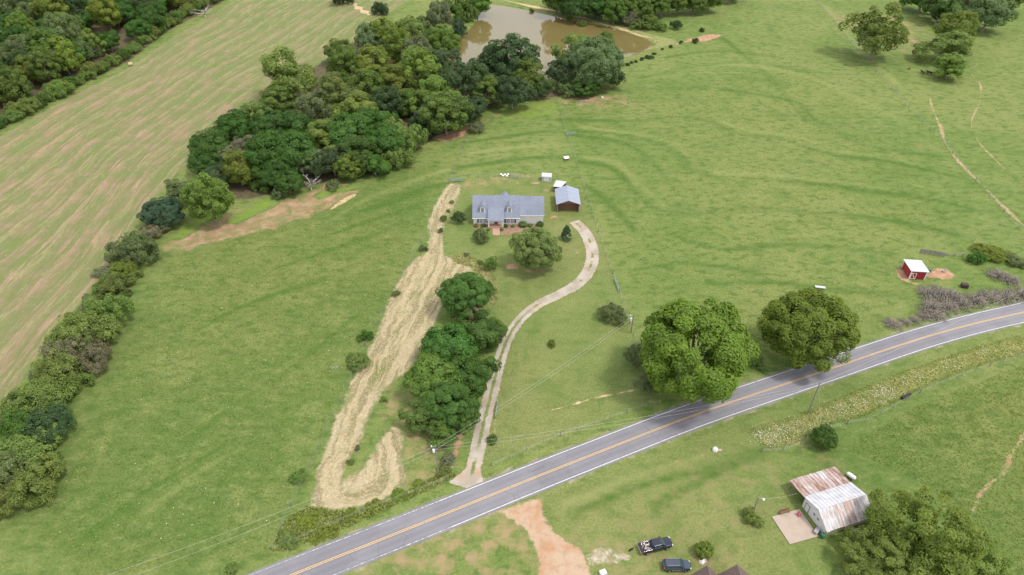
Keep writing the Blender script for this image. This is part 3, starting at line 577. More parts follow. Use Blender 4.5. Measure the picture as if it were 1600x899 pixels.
for s in (-1, 1):
    for k in range(nb2):
        y = .05+k*bd; MB().box(s*hS-.025, s*hS+.025, y, y+bd-.025, .1, zf-.03-(zf-zr_)*(y+bd)/dS).build('board', M_red, red)
MB().box(-hS, hS, dS-.05, dS, .1, zr_-.02).build('rear_wall', M_red, red); MB().hexa([(-hS+.05,.08,.12),(hS-.05,.08,.12),(hS-.05,dS-.08,.12),(-hS+.05,dS-.08,.12)], [(-hS+.05,.08,zf-.1),(hS-.05,.08,zf-.1),(hS-.05,dS-.08,zr_-.1),(-hS+.05,dS-.08,zr_-.1)]).build('frame', M_dark, red)  # solid near-black block fills the shed; interior shade is put into its colour
for x in (-hS+.02, hS-.02):
    for y, z in ((-.03, zf-.05), (dS+.03, zr_-.05)): MB().box(x-.12, x+.12, y-.10, y+.04, 0, z).build('corner_trim', M_wtrim, red)
d = MB().box(-hS+.14, -hS+1.55, -.06, -.012, .15, 2.1).build('door', M_red, red)
for q in ((-hS+.14,-hS+.30,.15,2.1), (-hS+1.39,-hS+1.55,.15,2.1), (-hS+.30,-hS+1.39,.15,.33), (-hS+.30,-hS+1.39,1.92,2.1)): MB().box(q[0], q[1], -.10, -.062, q[2], q[3]).build('door_rail', M_wtrim, d)
MB().hexa([(-hS+1.18,-.10,.33),(-hS+1.39,-.10,.33),(-hS+1.39,-.064,.33),(-hS+1.18,-.064,.33)], [(-hS+.30,-.10,1.92),(-hS+.51,-.10,1.92),(-hS+.51,-.064,1.92),(-hS+.30,-.064,1.92)]).build('door_brace', M_wtrim, d)
ns = 6; x0 = -hS-.4; wr = (wS+.8)/ns
for k in range(ns): MB().slab([(x0+k*wr,-.5,zf+.14),(x0+(k+1)*wr-.015,-.5,zf+.14),(x0+(k+1)*wr-.015,dS+.35,zr_+.10),(x0+k*wr,dS+.35,zr_+.10)], .05).build('roof_sheet', M_wmetal, red)

# ---- white barn with rusted sheet roof
n = NT('rusted_roof_metal', .5, .4); p = n.objco(); oi = n.new('ShaderNodeObjectInfo'); rnd = oi.outputs['Random']
v = n.new('ShaderNodeVectorMath'); v.operation = 'ADD'; n.l(p, v.inputs[0]); cx = n.new('ShaderNodeCombineXYZ'); n.l(n.math('MULTIPLY', rnd, 40), cx.inputs[0]); n.l(cx.outputs[0], v.inputs[1])
f = n.noise(n.mapv(v.outputs[0], (2.6, .55, .55)), .75, 5, .65); b = n.noise(p, .20, 2); rust = n.math('ADD', n.math('MULTIPLY', n.math('SUBTRACT', f, .5), 1.5), n.math('ADD', n.attr('rustiness'), n.math('MULTIPLY', n.math('SUBTRACT', b, .5), .8)))
c = n.mix(n.ss(n.noise(p, .6, 3), .35, .65), (.40,.40,.43), (.50,.495,.51)); c = n.mix(n.ss(rust, .22, .55), c, (.36,.27,.24)); c = n.mix(n.ss(rust, .55, .85), c, (.20,.105,.075))
n.col(c); n.b.inputs['Metallic'].default_value = .1; M_rust = n.mat
M_bwall = plain('barn_paint', (.50,.50,.51), .6, .3, .12, .8); M_block = plain('concrete_block', (.36,.31,.26), .9, .2, .2, 1.5)
e0, e1 = at(1291,831,1.9), at(1367.7,806,1.9); r0, r1 = at(1275.9,796.7,4.0), at(1350.5,774.7,4.0); b0, b1 = at(1256.7,778.4,2.9), at(1319,755,2.9); o0, o1 = at(1228.4,752.5,2.2), at(1299.3,730.3,2.2)
U = ((e1-e0)+(r1-r0)+(o1-o0)); U.z = 0; U.normalize(); Vv = Vector((-U.y, U.x, 0)); org = (e0+e1)/2; org.z = 0; ang = math.atan2(U.y, U.x)
def loc2(p): d = p-org; return (d.dot(U), d.dot(Vv))
Lb = ((e1-e0).length+(r1-r0).length)/2; hl = Lb/2; yr_ = (loc2(r0)[1]+loc2(r1)[1])/2; yb = (loc2(b0)[1]+loc2(b1)[1])/2; yo = (loc2(o0)[1]+loc2(o1)[1])/2
print('barn L %.1f ridge y %.1f break %.1f outer %.1f' % (Lb, yr_, yb, yo), [loc2(q) for q in (e0,e1,r0,r1,b0,b1,o0,o1)])
barn = thing('barn', org, 'white barn with a streaky rusted sheet metal roof beside a concrete pad', 'barn', ang)
xi = hl-.35; yi = .4; yk = yb-.1
m = MB().hexa([(-xi,yi,0),(xi,yi,0),(xi,yk,0),(-xi,yk,0)], [(-xi,yi,1.95),(xi,yi,1.95),(xi,yk,2.72),(-xi,yk,2.72)])
m.hexa([(-xi,yi,1.95),(xi,yi,1.95),(xi,yk,2.72),(-xi,yk,2.72)], [(-xi,yr_-.02,3.86),(xi,yr_-.02,3.86),(xi,yr_+.02,3.86),(-xi,yr_+.02,3.86)]); m.build('wall', M_bwall, barn)
MB().box(-xi-.02, xi+.02, yi-.06, yi-.005, 0, .9).build('block_base', M_block, barn)
ns = 14; ws = Lb/ns
def rs(name, P, rust, th=.035):
    # corrugated sheet: one rib at each side
    o = MB().slab(P, th); a, b, c_, d_ = [Vector(q) for q in P]; up = Vector((0,0,.05)); ex = (b-a)*.12
    o.hexa([a, a+ex, d_+ex, d_], [a+up, a+ex+up, d_+ex+up, d_+up]); o = o.build(name, M_rust, barn)
    t = o.data.attributes.new('rustiness', 'FLOAT', 'POINT'); t.data.foreach_set('value', [rust]*len(o.data.vertices)); return o
for k in range(ns):
    a, b = -hl+k*ws, -hl+(k+1)*ws-.02; j = random.uniform(-.06, .06); t = k/ns
    rs('roof_sheet', [(a,-.1+j,1.78),(b,-.1+j,1.78),(b,yr_,4.0),(a,yr_,4.0)], .32+.24*random.random()*(1 if 0 < k < 11 else .3))
    rs('roof_sheet', [(a,yr_+.01,4.0),(b,yr_+.01,4.0),(b,yb+j,2.92),(a,yb+j,2.92)], -.12+.24*random.random())
    rs('roof_sheet', [(a,yb-.25+j,2.86),(b,yb-.25+j,2.86),(b,yo+j,2.2),(a,yo+j,2.2)], .42+.28*random.random())
MB().tube([(-hl,yr_,4.02),(hl,yr_,4.02)], .09, 6).build('ridge_cap', M_rust, barn)
for x in (-xi, -xi/3, xi/3, xi): MB().box(x-.09, x+.09, yo-.5, yo-.32, 0, 2.2).build('post', M_wood, barn)
MB().box(-xi, xi, yk+.002, yk+.1, 0, 2.6).build('lean_to_boards', M_brown, barn)
for y in (yi+2.3, yi+3.3): 
    wn = MB().box(-xi-.06, -xi+.02, y-.34, y+.34, 1.35, 2.05).build('window', M_wtrim, barn); MB().box(-xi-.085, -xi-.05, y-.27, y+.27, 1.42, 1.98).build('pane', M_glass, wn)
d = MB().box(-xi-.07, -xi+.02, yk-1.75, yk-.6, .05, 2.1).build('door', M_bwall, barn)
for y in (yk-1.72, yk-.72): MB().box(-xi-.11, -xi-.07, y, y+.09, .08, 2.05).build('door_trim', M_brown, d)
MB().box(-xi-.11, -xi-.07, yk-1.72, yk-.63, 1.98, 2.08).build('door_trim', M_brown, d)
padm = MB(); P = pts([(1205.8,808.4),(1248.4,796.2),(1279,838.6),(1234,851.2)]); padm.slab([p+Vector((0,0,.16)) for p in P], .3)
pad = padm.build('concrete_pad', M_conc); pad['kind'] = 'structure'
pad2 = MB().slab([p+Vector((0,0,.09)) for p in pts([(1321,836),(1331,828),(1345,824),(1341,830),(1333,832),(1330,838)])], .2).build('concrete_slab', M_conc); pad2['kind'] = 'structure'

# ---- brown roofed house at the lower edge of the frame
bh = thing('brick_house', at(1128, 935), 'house with two brown shingle gables at the lower edge', 'house'); bz = 2.7; M_bbrick = plain('brown_brick', (.22,.12,.09), .85, .2, .3, 5)
g1, g2 = at(1105.5,882,6.0), at(1152,881,6.2); o_ = bh.location
x1, y1, x2, y2 = g1.x-o_.x, g1.y-o_.y, g2.x-o_.x, g2.y-o_.y
ymain = min(y1, y2)-4.5
MB().box(x1-7, x2+7, ymain-8, ymain, 0, bz).build('wall', M_bbrick, bh)
MB().box(x1-2.0, x1+2.0, ymain, y1-.25, 0, bz).box(x2-2.5, x2+2.5, ymain+.002, y2-.25, 0, bz-.005).build('gable_wall', M_bbrick, bh)
for xg, yg, zg, wg in ((x1,y1,6.0,2.4), (x2,y2,6.2,2.95)):
    m = MB(); zb = bz-.25
    for s in (-1, 1): m.slab([(xg,yg-.12,zg),(xg,ymain-4.5,zg),(xg+s*wg,ymain-4.5,zb),(xg+s*wg,yg,zb)], .14)
    m.face([(xg-wg,yg+.01,zb),(xg+wg,yg+.01,zb),(xg,yg-.12,zg-.05)]); m.build('gable_roof', M_shb, bh)
    MB().box(xg-wg-.06, xg+wg+.06, yg-.02, yg+.06, zb-.24, zb-.10).build('gutter', M_wtrim, bh)
gable_roof(x1-7, x2+7, ymain-8, ymain, bz, bz+2.5, .4, .15, .4).build('roof', M_shb, bh)

# ================================================================ VEHICLES
def paint(name, c, metal=.5): n = NT(name, .22, .5); n.b.inputs['Metallic'].default_value = metal; n.b.inputs['Coat Weight'].default_value = .6; f = n.noise(n.objco(), 1.5, 4); n.col(n.mix(f, c, tuple(q*1.25 for q in c))); return n.mat
M_navy = paint('dark_navy_paint', (.012,.015,.030)); M_slate = paint('slate_blue_paint', (.040,.052,.080)); M_cgl = NT('car_glass', .06, .6).col((.035,.06,.065)).mat; M_rim = plain('alloy_rim', (.35,.36,.38), .3, .5, .1, 2, .7); M_lamp = plain('headlamp_glass', (.75,.75,.72), .15, .5, .03); M_tail = plain('tail_lamp_red', (.40,.02,.03), .3)
def ring(x, wd, z0, z1, r=.12): # cross-section (y,z) with softened corners
    w2 = wd/2; return [(x,-w2+r,z0),(x,w2-r,z0),(x,w2,z0+r),(x,w2+.02,(z0+z1)/2),(x,w2-.03,z1-r*.8),(x,w2-r*1.3,z1),(x,0,z1+.03),(x,-w2+r*1.3,z1),(x,-w2+.03,z1-r*.8),(x,-w2-.02,(z0+z1)/2),(x,-w2,z0+r)]
def loft(rings, m=None, mi=0):
    m = m or MB(); b = len(m.v); k = len(rings[0])
    for r in rings: m.v += [tuple(q) for q in r]
    for i in range(len(rings)-1):
        for j in range(k): q = (j+1) % k; m.f.append((b+i*k+j, b+(i+1)*k+j, b+(i+1)*k+q, b+i*k+q)); m.m.append(mi)
    m.f.append(tuple(b+j for j in range(k))); m.f.append(tuple(b+(len(rings)-1)*k+j for j in reversed(range(k)))); m.m += [mi, mi]; return m
def wheels(car, xs, wd, r):
    for x in xs:
        for s in (-1, 1):
            y = s*(wd/2-.10); t = MB().tube([(x,y-.13,r),(x,y-.10,r),(x,y+.10,r),(x,y+.13,r)], [r*.86,r,r,r*.86], 20).build('wheel', M_black, car)
            MB().tube([(x,y+s*.115,r),(x,y+s*.14,r)], [r*.62,r*.58], 14).build('rim', M_rim, t)
def greenhouse(car, bot, top, mat, wd_b, wd_t):
    # bot/top: (x_rear, x_front, z); a tapered cabin: pillars and roof in body colour, glass panels set 6 mm proud
    xb0, xb1, zb = bot; xt0, xt1, zt = top; a, b = wd_b/2, wd_t/2
    B = [(xb0,-a,zb),(xb1,-a*.96,zb),(xb1,a*.96,zb),(xb0,a,zb)]; T = [(xt0,-b,zt),(xt1,-b*.97,zt),(xt1,b*.97,zt),(xt0,b,zt)]
    cab = MB().hexa(B, T).build('cabin', mat, car, bevel=.07)
    rf = [( .75*xt0+.25*xt1, 0)]
    B = [Vector(v) for v in B]; T = [Vector(v) for v in T]
    def panel(i, j, u0, u1, v0, v1):
        def pt(u, v): return B[i].lerp(B[j], u).lerp(T[i].lerp(T[j], u), v)
        P = [pt(u0,v0), pt(u1,v0), pt(u1,v1), pt(u0,v1)]; nn = (P[1]-P[0]).cross(P[3]-P[0]).normalized(); return [p+nn*.008 for p in P]
    def gl(name, *a): m = MB(); P = panel(*a); nn = (P[1]-P[0]).cross(P[3]-P[0]).normalized(); m.hexa([p-nn*.02 for p in P], P); m.build(name, M_cgl, car)
    return gl
# pickup: +x is the nose
def make_pickup():
    car = thing('pickup_truck', (0,0,0), 'dark navy crew cab pickup with rubbish in its bed on the grass', 'pickup truck')
    loft([ring(-2.9,1.84,.55,1.02), ring(-2.82,1.94,.5,1.10), ring(-.95,1.96,.48,1.12), ring(.9,1.96,.48,1.13), ring(1.5,1.95,.48,1.12), ring(2.35,1.92,.48,1.08), ring(2.75,1.82,.5,.98), ring(2.90,1.62,.55,.86)]).build('body', M_navy, car, smooth=False, bevel=.04)
    gl = greenhouse(car, (-.92, 1.62, 1.10), (-.72, .72, 1.86), M_navy, 1.86, 1.50)
    gl('windscreen', 1,2,.07,.93,.10,.92); gl('rear_window', 3,0,.10,.90,.15,.90)
    for i, j, f in ((0,1,0), (2,3,1)):
        for u0, u1 in (((.08,.38),(.42,.84)) if not f else ((.16,.58),(.62,.92))): gl('side_window', i,j,u0,u1,.12,.88)
    MB().box(-2.78,-.96,-.97,-.80,1.08,1.36).box(-2.78,-.96,.80,.97,1.08,1.36).box(-2.90,-2.78,-.96,.96,1.06,1.35).box(-1.02,-.93,-.80,.80,1.12,1.38).build('bed_rails', M_navy, car, bevel=.03)
    MB().box(-2.77,-1.03,-.79,.79,1.125,1.16).build('bed_liner', M_black, car)
    MB().box(2.84,3.0,-.82,.82,.45,.66).build('front_bumper', M_black, car, bevel=.04); MB().box(-3.02,-2.90,-.9,.9,.48,.70).build('rear_bumper', M_galv, car, bevel=.04); MB().box(2.80,2.925,-.48,.48,.68,.92).build('grille', M_black, car)
    for s in (-1, 1):
        MB().box(2.70,2.88,s*.72-.16,s*.72+.16,.74,.93).build('headlamp', M_lamp, car, bevel=.03); MB().box(-2.925,-2.84,s*.90-.08,s*.90+.08,.75,1.18).build('tail_lamp', M_tail, car)
        MB().box(1.05,1.25,s*1.05-.12,s*1.05+.12,1.16,1.32).build('wing_mirror', M_black, car, bevel=.03); MB().box(-1.0,1.3,s*.97-.03,s*1.0+.03,.42,.49).build('running_board', M_black, car)
    wheels(car, (-1.85, 1.80), 2.02, .40); return car
def make_suv():
    car = thing('parked_suv', (0,0,0), 'slate blue sport utility wagon with roof rails parked on the grass', 'car')
    loft([ring(-2.35,1.72,.5,1.02), ring(-2.25,1.84,.45,1.10), ring(-1.2,1.88,.42,1.12), ring(.7,1.88,.42,1.12), ring(1.2,1.86,.42,1.08), ring(1.95,1.80,.45,1.0), ring(2.28,1.62,.5,.90), ring(2.38,1.42,.55,.80)]).build('body', M_slate, car, bevel=.04)
    gl = greenhouse(car, (-2.28, 1.22, 1.08), (-1.98, .36, 1.70), M_slate, 1.80, 1.46)
    gl('windscreen', 1,2,.06,.94,.08,.94); gl('rear_window', 3,0,.10,.90,.15,.90)
    for i, j, f in ((0,1,0), (2,3,1)):
        us = ((.06,.30),(.33,.56),(.59,.85)); us = us if not f else tuple((1-b, 1-a) for a, b in us)
        for u0, u1 in us: gl('side_window', i,j,u0,u1,.12,.86)
    for s in (-1, 1):
        MB().tube([(-1.7,s*.62,1.71),(-1.6,s*.62,1.78),(.15,s*.62,1.78),(.25,s*.62,1.71)], .022, 6).build('roof_rail', M_galv, car)
        MB().box(2.10,2.34,s*.62-.17,s*.62+.17,.72,.90).build('headlamp', M_lamp, car, bevel=.04); MB().box(-2.37,-2.22,s*.80-.10,s*.80+.10,.85,1.25).build('tail_lamp', M_tail, car, bevel=.02); MB().box(.78,.96,s*1.0-.11,s*1.0+.11,1.10,1.24).build('wing_mirror', M_slate, car, bevel=.03)
        MB().box(-1.0,1.0,s*.95-.02,s*.95+.02,.62,.67).build('side_trim', M_galv, car)
    MB().box(2.28,2.46,-.70,.70,.42,.60).build('front_bumper', M_slate, car, bevel=.05); MB().box(-2.46,-2.32,-.80,.80,.45,.66).build('rear_bumper', M_slate, car, bevel=.05); MB().box(2.3,2.41,-.40,.40,.64,.78).build('grille', M_black, car)
    wheels(car, (-1.38, 1.40), 1.90, .36); return car
def orient(o, pxa, pxb, fwd=True):
    a, b = at(*pxa), at(*pxb); o.location = (a+b)/2; d = b-a; o.rotation_euler = (0, 0, math.atan2(d.y, d.x))
pk = make_pickup(); orient(pk, (1000,862), (1047,850)); sv = make_suv(); orient(sv, (1036,887), (1077,887))
pk.scale = (1.02,1,1)
# rubbish lying in the bed
rb = MB()
for k in range(46):
    x, y = random.uniform(-2.65,-1.2), random.uniform(-.66,.66); s = random.uniform(.08,.2); c = Vector((x,y,1.17)); a = random.uniform(0,3.1)
    rb.hexa([c+Vector((s*math.cos(a+t), s*math.sin(a+t)*.7, 0)) for t in (0,1.57,3.14,4.71)], [c+Vector((s*.7*math.cos(a+t), s*.5*math.sin(a+t), random.uniform(.08,.28))) for t in (0,1.57,3.14,4.71)])
n = NT('mixed_rubbish', .8, .2); vo = n.new('ShaderNodeTexVoronoi'); vo.inputs['Scale'].default_value = 3; n.l(n.objco(), vo.inputs['Vector']); n.col(n.mix(n.ss(n.noise(n.objco(), 3, 2), .42, .55), (.60,.56,.55), (.26,.20,.20)))
rub = rb.build('rubbish_pile', n.mat); tag(rub, 'pale rubbish heaped in the bed of the navy pickup', 'rubbish'); rub['kind'] = 'stuff'; rub.location = pk.location; rub.rotation_euler = pk.rotation_euler
# ================================================================ TREES AND BUSHES
n = NT('leaves', .55, .25); oi = n.new('ShaderNodeObjectInfo'); tn = n.attr('tint'); p = n.objco()
c = n.mix(1.0, oi.outputs['Color'], n.mix(tn, (.76,.79,.70), (1.45,1.36,1.30)), 'MULTIPLY')
hs = n.new('ShaderNodeHueSaturation'); n.l(n.math('ADD', .496, n.math('MULTIPLY', oi.outputs['Random'], .012)), hs.inputs['Hue']); n.l(n.math('ADD', .86, n.math('MULTIPLY', oi.outputs['Random'], .28)), hs.inputs['Value']); n.l(c, hs.inputs['Color'])
n.col(hs.outputs[0]); tr = n.new('ShaderNodeBsdfTranslucent'); n.l(n.mix(1.0, hs.outputs[0], (1.3,1.35,.6), 'MULTIPLY'), tr.inputs[0]); ms = n.new('ShaderNodeMixShader'); ms.inputs[0].default_value = .42
n.l(n.b.outputs[0], ms.inputs[1]); n.l(tr.outputs[0], ms.inputs[2]); n.l(ms.outputs[0], n.out.inputs[0]); M_leaf = n.mat
M_bark = plain('bark', (.20,.175,.15), .95, .1, .35, 5); M_dead = plain('bleached_dead_wood', (.36,.335,.31), .9, .2, .2, 4); M_twig = plain('bramble_twigs', (.25,.215,.19), .95, .1, .3, 2)

def unit(v): return v/np.maximum(np.linalg.norm(v, axis=-1, keepdims=True), 1e-9)
def cards(P, N, size, r, tilt=.55, asp=1.5):
    # leaf-clump cards: kite shaped quads at P with normals about N
    k = len(P); N = unit(N+r.normal(0, tilt, (k, 3))); a = unit(np.cross(N, r.normal(0, 1, (k, 3)))); b = np.cross(N, a)
    s = (size*r.uniform(.6, 1.4, (k, 1))); a = a*s*asp; b = b*s; dr = N*s*.25
    return np.stack([P-a*.55, P+b*.55+dr, P+a*.75, P-b*.55+dr], 1)
def crown_mesh(name, seed, nlobe, per, lobe_r, card, shape, tilt=.55, inner=.25, flat=1.0, asp=1.5, irregular=.22):
    """lobes of leaf cards over an uneven envelope; shape(rng, n) -> centres and outward normals in units of crown radius"""
    r = np.random.default_rng(seed); C, O = shape(r, nlobe); V = []; T = []
    ph = r.uniform(0, 6.28, 6); th = np.arctan2(C[:, 1], C[:, 0])
    wob = 1+irregular*(np.sin(2*th+ph[0]+C[:, 2]*2)*.6+np.sin(3*th+ph[1]-C[:, 2]*3)*.5+np.sin(5*th+ph[2])*.35); C = C*np.stack([wob, wob, np.ones_like(wob)], 1)
    for i in range(nlobe):
        lr = lobe_r*r.uniform(.65, 1.4); m = int(per*r.uniform(.7, 1.3)); d = unit(r.normal(0, 1, (m, 3))+O[i]*.9+np.array([0, 0, .5])); rad = lr*r.uniform(.72, 1.04, (m, 1))
        P = C[i]+d*rad*np.array([1, 1, flat]); P[:, 2] = np.maximum(P[:, 2], .02)
        V.append(cards(P, d+O[i]*.2+np.array([0,0,.35]), card, r, tilt*.6, asp)); T.append(np.clip(r.uniform(.1, .9)+r.normal(0, .14, m), 0, 1))
    if inner:
        m = int(nlobe*per*inner); k = r.integers(0, nlobe, m); P = C[k]*np.array([1,1,1])*r.uniform(.35, .95, (m, 1))**.6; P[:, 2] = np.maximum(C[k][:, 2]*r.uniform(.7, 1.0, m), .03)
        V.append(cards(P, r.normal(0, 1, (m, 3)), card*1.3, r, .5, asp)); T.append(r.uniform(.2, .6, m))
    return quads_mesh(name, np.concatenate(V), M_leaf, np.concatenate(T))
def ell(cz, rx, rz, low=-.55, power=1.0, fill=.62):
    def f(r, n):
        d = unit(r.normal(0, 1, (n*4, 3))); d = d[d[:, 2] > low][:n]
        rad = fill+(1-fill)*r.uniform(0, 1, (n, 1))**.5; rad = np.where(r.uniform(0, 1, (n, 1)) < .72, r.uniform(.76, 1.04, (n, 1)), rad)
        c = d*rad*np.array([rx, rx, rz])*.84; c[:, 2] += cz; return c, d
    return f
def cone(h, base=.08):
    def f(r, n):
        t = r.uniform(0, 1, n)**.8; a = r.uniform(0, 6.28, n); rr = (1-t)**.75*.85*r.uniform(.75, 1, n)
        c = np.stack([rr*np.cos(a), rr*np.sin(a), (base+t*(1-base))*h], 1); return c, unit(np.stack([np.cos(a), np.sin(a), np.full(n, .3)], 1))
    return f
def multi(parts):
    # several sub-crowns at offsets: (dx, dy, z, rx, rz, share)
    def f(r, n):
        C, O = [], []; tot = sum(q[5] for q in parts); left = n
        for i, (dx, dy, z, rx, rz, s) in enumerate(parts):
            k = left if i == len(parts)-1 else int(n*s/tot); left -= k
            c, o = ell(0, rx, rz, -.6)(r, k); C.append(c+np.array([dx, dy, z])); O.append(o)
        return np.concatenate(C), np.concatenate(O)
    return f
def limb_mesh(name, seed, hc, vh, r0=.055, nl=9, spread=.72, trunk_top=.8, forks=3, mat=None, droop=0.0):
    r = random.Random(seed); m = MB(); base = Vector((0,0,-.03)); top = Vector((r.uniform(-.06,.06), r.uniform(-.06,.06), hc*trunk_top))
    m.tube([base, base.lerp(top,.06), base.lerp(top,.5)+Vector((r.uniform(-.03,.03),r.uniform(-.03,.03),0)), top], [r0*1.5, r0*1.1, r0*.85, r0*.6], 8)
    for i in range(nl):
        t = r.uniform(.35, 1.0); s = base.lerp(top, t); a = i*2.4+r.uniform(-.5,.5); rr = spread*r.uniform(.6,1); up = vh*r.uniform(.15,.95)
        e = s+Vector((math.cos(a)*rr, math.sin(a)*rr, up)); q = s.lerp(e,.5)+Vector((r.uniform(-.05,.05), r.uniform(-.05,.05), up*.12))
        m.tube([s, q, e], [r0*.5, r0*.3, r0*.1], 6)
        for k in range(forks):
            b = s.lerp(e, r.uniform(.4,.9)); dirn = Vector((math.cos(a+r.uniform(-1.2,1.2)), math.sin(a+r.uniform(-1.2,1.2)), r.uniform(-.1,.8)-droop)).normalized(); L_ = rr*r.uniform(.25,.5)
            m.tube([b, b+dirn*L_*.5+Vector((0,0,.02)), b+dirn*L_], [r0*.22, r0*.13, r0*.05], 5)
            if forks > 3:
                for _ in range(3): b2 = b+dirn*L_*r.uniform(.3,1); d2 = (dirn+Vector((r.uniform(-.8,.8), r.uniform(-.8,.8), r.uniform(-.3,.8)))).normalized(); m.tube([b2, b2+d2*L_*.5], [r0*.09, r0*.03], 4)
    return m.mesh(name, mat or M_bark, True)
PROTO = {}
def proto(kind, nvar, fn, hc, half=1.0):
    PROTO[kind] = dict(vars=[fn(i) for i in range(nvar)], hc=hc)
def mk(kind, nvar, shapes, hc, vh, nlobe, per, lr, card, tilt=.55, inner=.2, flat=1.0, asp=1.5, irr=.22, limbs=True, spread=.7, seed=100):
    def fn(i):
        sh = shapes[i % len(shapes)]
        return (crown_mesh(kind+'_crown', seed+i*17, nlobe, per, lr, card, sh, tilt, inner, flat, asp, irr), limb_mesh(kind+'_trunk', seed+i, hc, vh, .05 if hc > .7 else .03, 9 if limbs else 5, spread))
    proto(kind, nvar, fn, hc)
mk('oak', 2, [ell(.98, 1.0, .86, -.6)], .95, .8, 165, 215, .150, .027, .5, .10, irr=.13, seed=11)
mk('ashleaf', 2, [multi([(0,.1,1.15,.8,.75,3),(.45,-.1,.75,.6,.6,2),(-.5,-.1,.72,.58,.6,2),(.1,-.5,.6,.6,.5,2)]), multi([(.1,.1,1.05,.75,.7,3),(-.45,.1,.8,.6,.6,2),(.5,-.2,.7,.55,.5,2),(-.1,-.5,.6,.6,.5,2)])], .8, .7, 150, 150, .145, .026, .65, .15, irr=.2, seed=23)
mk('broad', 4, [ell(.78, 1.0, .72, -.35), multi([(-.3,0,.75,.72,.62,1),(.38,.1,.9,.65,.6,1),(.05,-.4,.6,.6,.5,1)])], .75, .6, 74, 160, .24, .043, .35, .08, flat=.7, irr=.18, seed=37)
mk('poplar', 4, [ell(1.25, .95, 1.12, -.75), multi([(0,0,1.5,.7,.85,2),(.3,.2,.95,.7,.75,2),(-.35,-.2,.85,.65,.7,2)])], 1.2, 1.0, 95, 125, .20, .042, .65, .15, irr=.2, seed=41)
mk('grey', 3, [ell(.92, 1.0, .85, -.5), multi([(-.35,.1,.85,.65,.65,1),(.35,0,1.0,.65,.7,1),(0,-.3,.6,.7,.5,1)])], .9, .75, 105, 105, .17, .035, .8, .10, irr=.26, spread=.88, seed=53)
mk('bush', 5, [ell(.42, 1.0, .55, -.15), multi([(-.4,.1,.38,.6,.42,1),(.4,-.1,.42,.6,.48,1),(0,.3,.5,.55,.45,1)]), multi([(-.35,-.2,.35,.6,.36,1),(.3,.25,.5,.5,.5,1),(.55,-.3,.3,.4,.3,.6)])], .42, .4, 130, 95, .15, .029, .9, .12, irr=.3, limbs=False, spread=.5, seed=67)
mk('round_bush', 2, [ell(.60, 1.0, .68, -.55)], .58, .5, 95, 70, .19, .055, .6, .15, irr=.08, limbs=False, spread=.5, seed=71)
mk('juniper', 2, [cone(2.9), cone(2.5)], 1.15, 1.0, 120, 55, .20, .050, .7, .15, irr=.08, limbs=False, spread=.3, seed=83)
mk('sparse', 3, [multi([(0,.1,1.55,.6,.6,2),(.5,.1,1.1,.55,.5,2),(-.5,0,1.05,.55,.5,2),(.1,-.4,.75,.65,.4,2),(-.15,.3,.75,.6,.5,1)]), multi([(-.25,.1,1.5,.55,.6,2),(.4,.1,1.25,.55,.55,2),(-.55,0,.8,.5,.4,2),(.35,-.3,.6,.6,.4,2)])], 1.05, .95, 88, 125, .19, .038, .65, .04, irr=.3, spread=.9, seed=97)
PROTO['dead'] = dict(vars=[(None, limb_mesh('dead_tree', 5+i, .95, .9, .052, 10, .85, .7, 5, M_dead)) for i in range(2)], hc=.8)
def bramble(i):
    r = np.random.default_rng(300+i); m = MB(); rr = random.Random(i)
    for k in range(150):
        a = rr.uniform(0,6.28); q = rr.uniform(0,.75); s = Vector((q*math.cos(a), q*math.sin(a), -.02)); b = a+rr.uniform(-1.2,1.2); L_ = rr.uniform(.25,.6); h_ = rr.uniform(.22,.55)*(1.15-q)
        m.tube([s, s+Vector((math.cos(b)*L_*.45, math.sin(b)*L_*.45, h_)), s+Vector((math.cos(b)*L_, math.sin(b)*L_, h_*rr.uniform(.4,.95)))], [.020,.015,.006], 3, caps=False)
    return (None, m.mesh('bramble', M_twig, True))
PROTO['bramble'] = dict(vars=[bramble(i) for i in range(3)], hc=.22)
COLR = dict(oak=(.112,.186,.024), oak2=(.128,.194,.026), pecan=(.148,.198,.060), broad=(.052,.120,.020), broad2=(.072,.142,.028), yellow=(.150,.200,.034), poplar=(0.110,0.182,0.037), grey=(0.129,0.179,0.074), silver=(.145,.182,.096), dark=(.060,.100,.040), darkblue=(.052,.098,.052), olive=(0.143,0.193,0.051), bushg=(0.146,0.214,0.058), brown=(.17,.145,.095), lime=(.150,.205,.030), ash=(0.150,0.210,0.044), heather=(0.172,0.184,0.113))
_tc = [0]
def tree(kind, cx, cy, wpx, label, tone, cat=None, group=None, zs=1.0, name=None, xs=1.0, hidden_part=None):
    P = PROTO[kind]; v = P['vars'][_tc[0] % len(P['vars'])]; _tc[0] += 1; R = 3.0
    for _ in range(6): p = at(cx, cy, P['hc']*R*zs); R = wpx/2/scale_at(p)
    return tree_at(kind, (p.x, p.y), R, label, tone, cat, group, zs, name, xs, v)
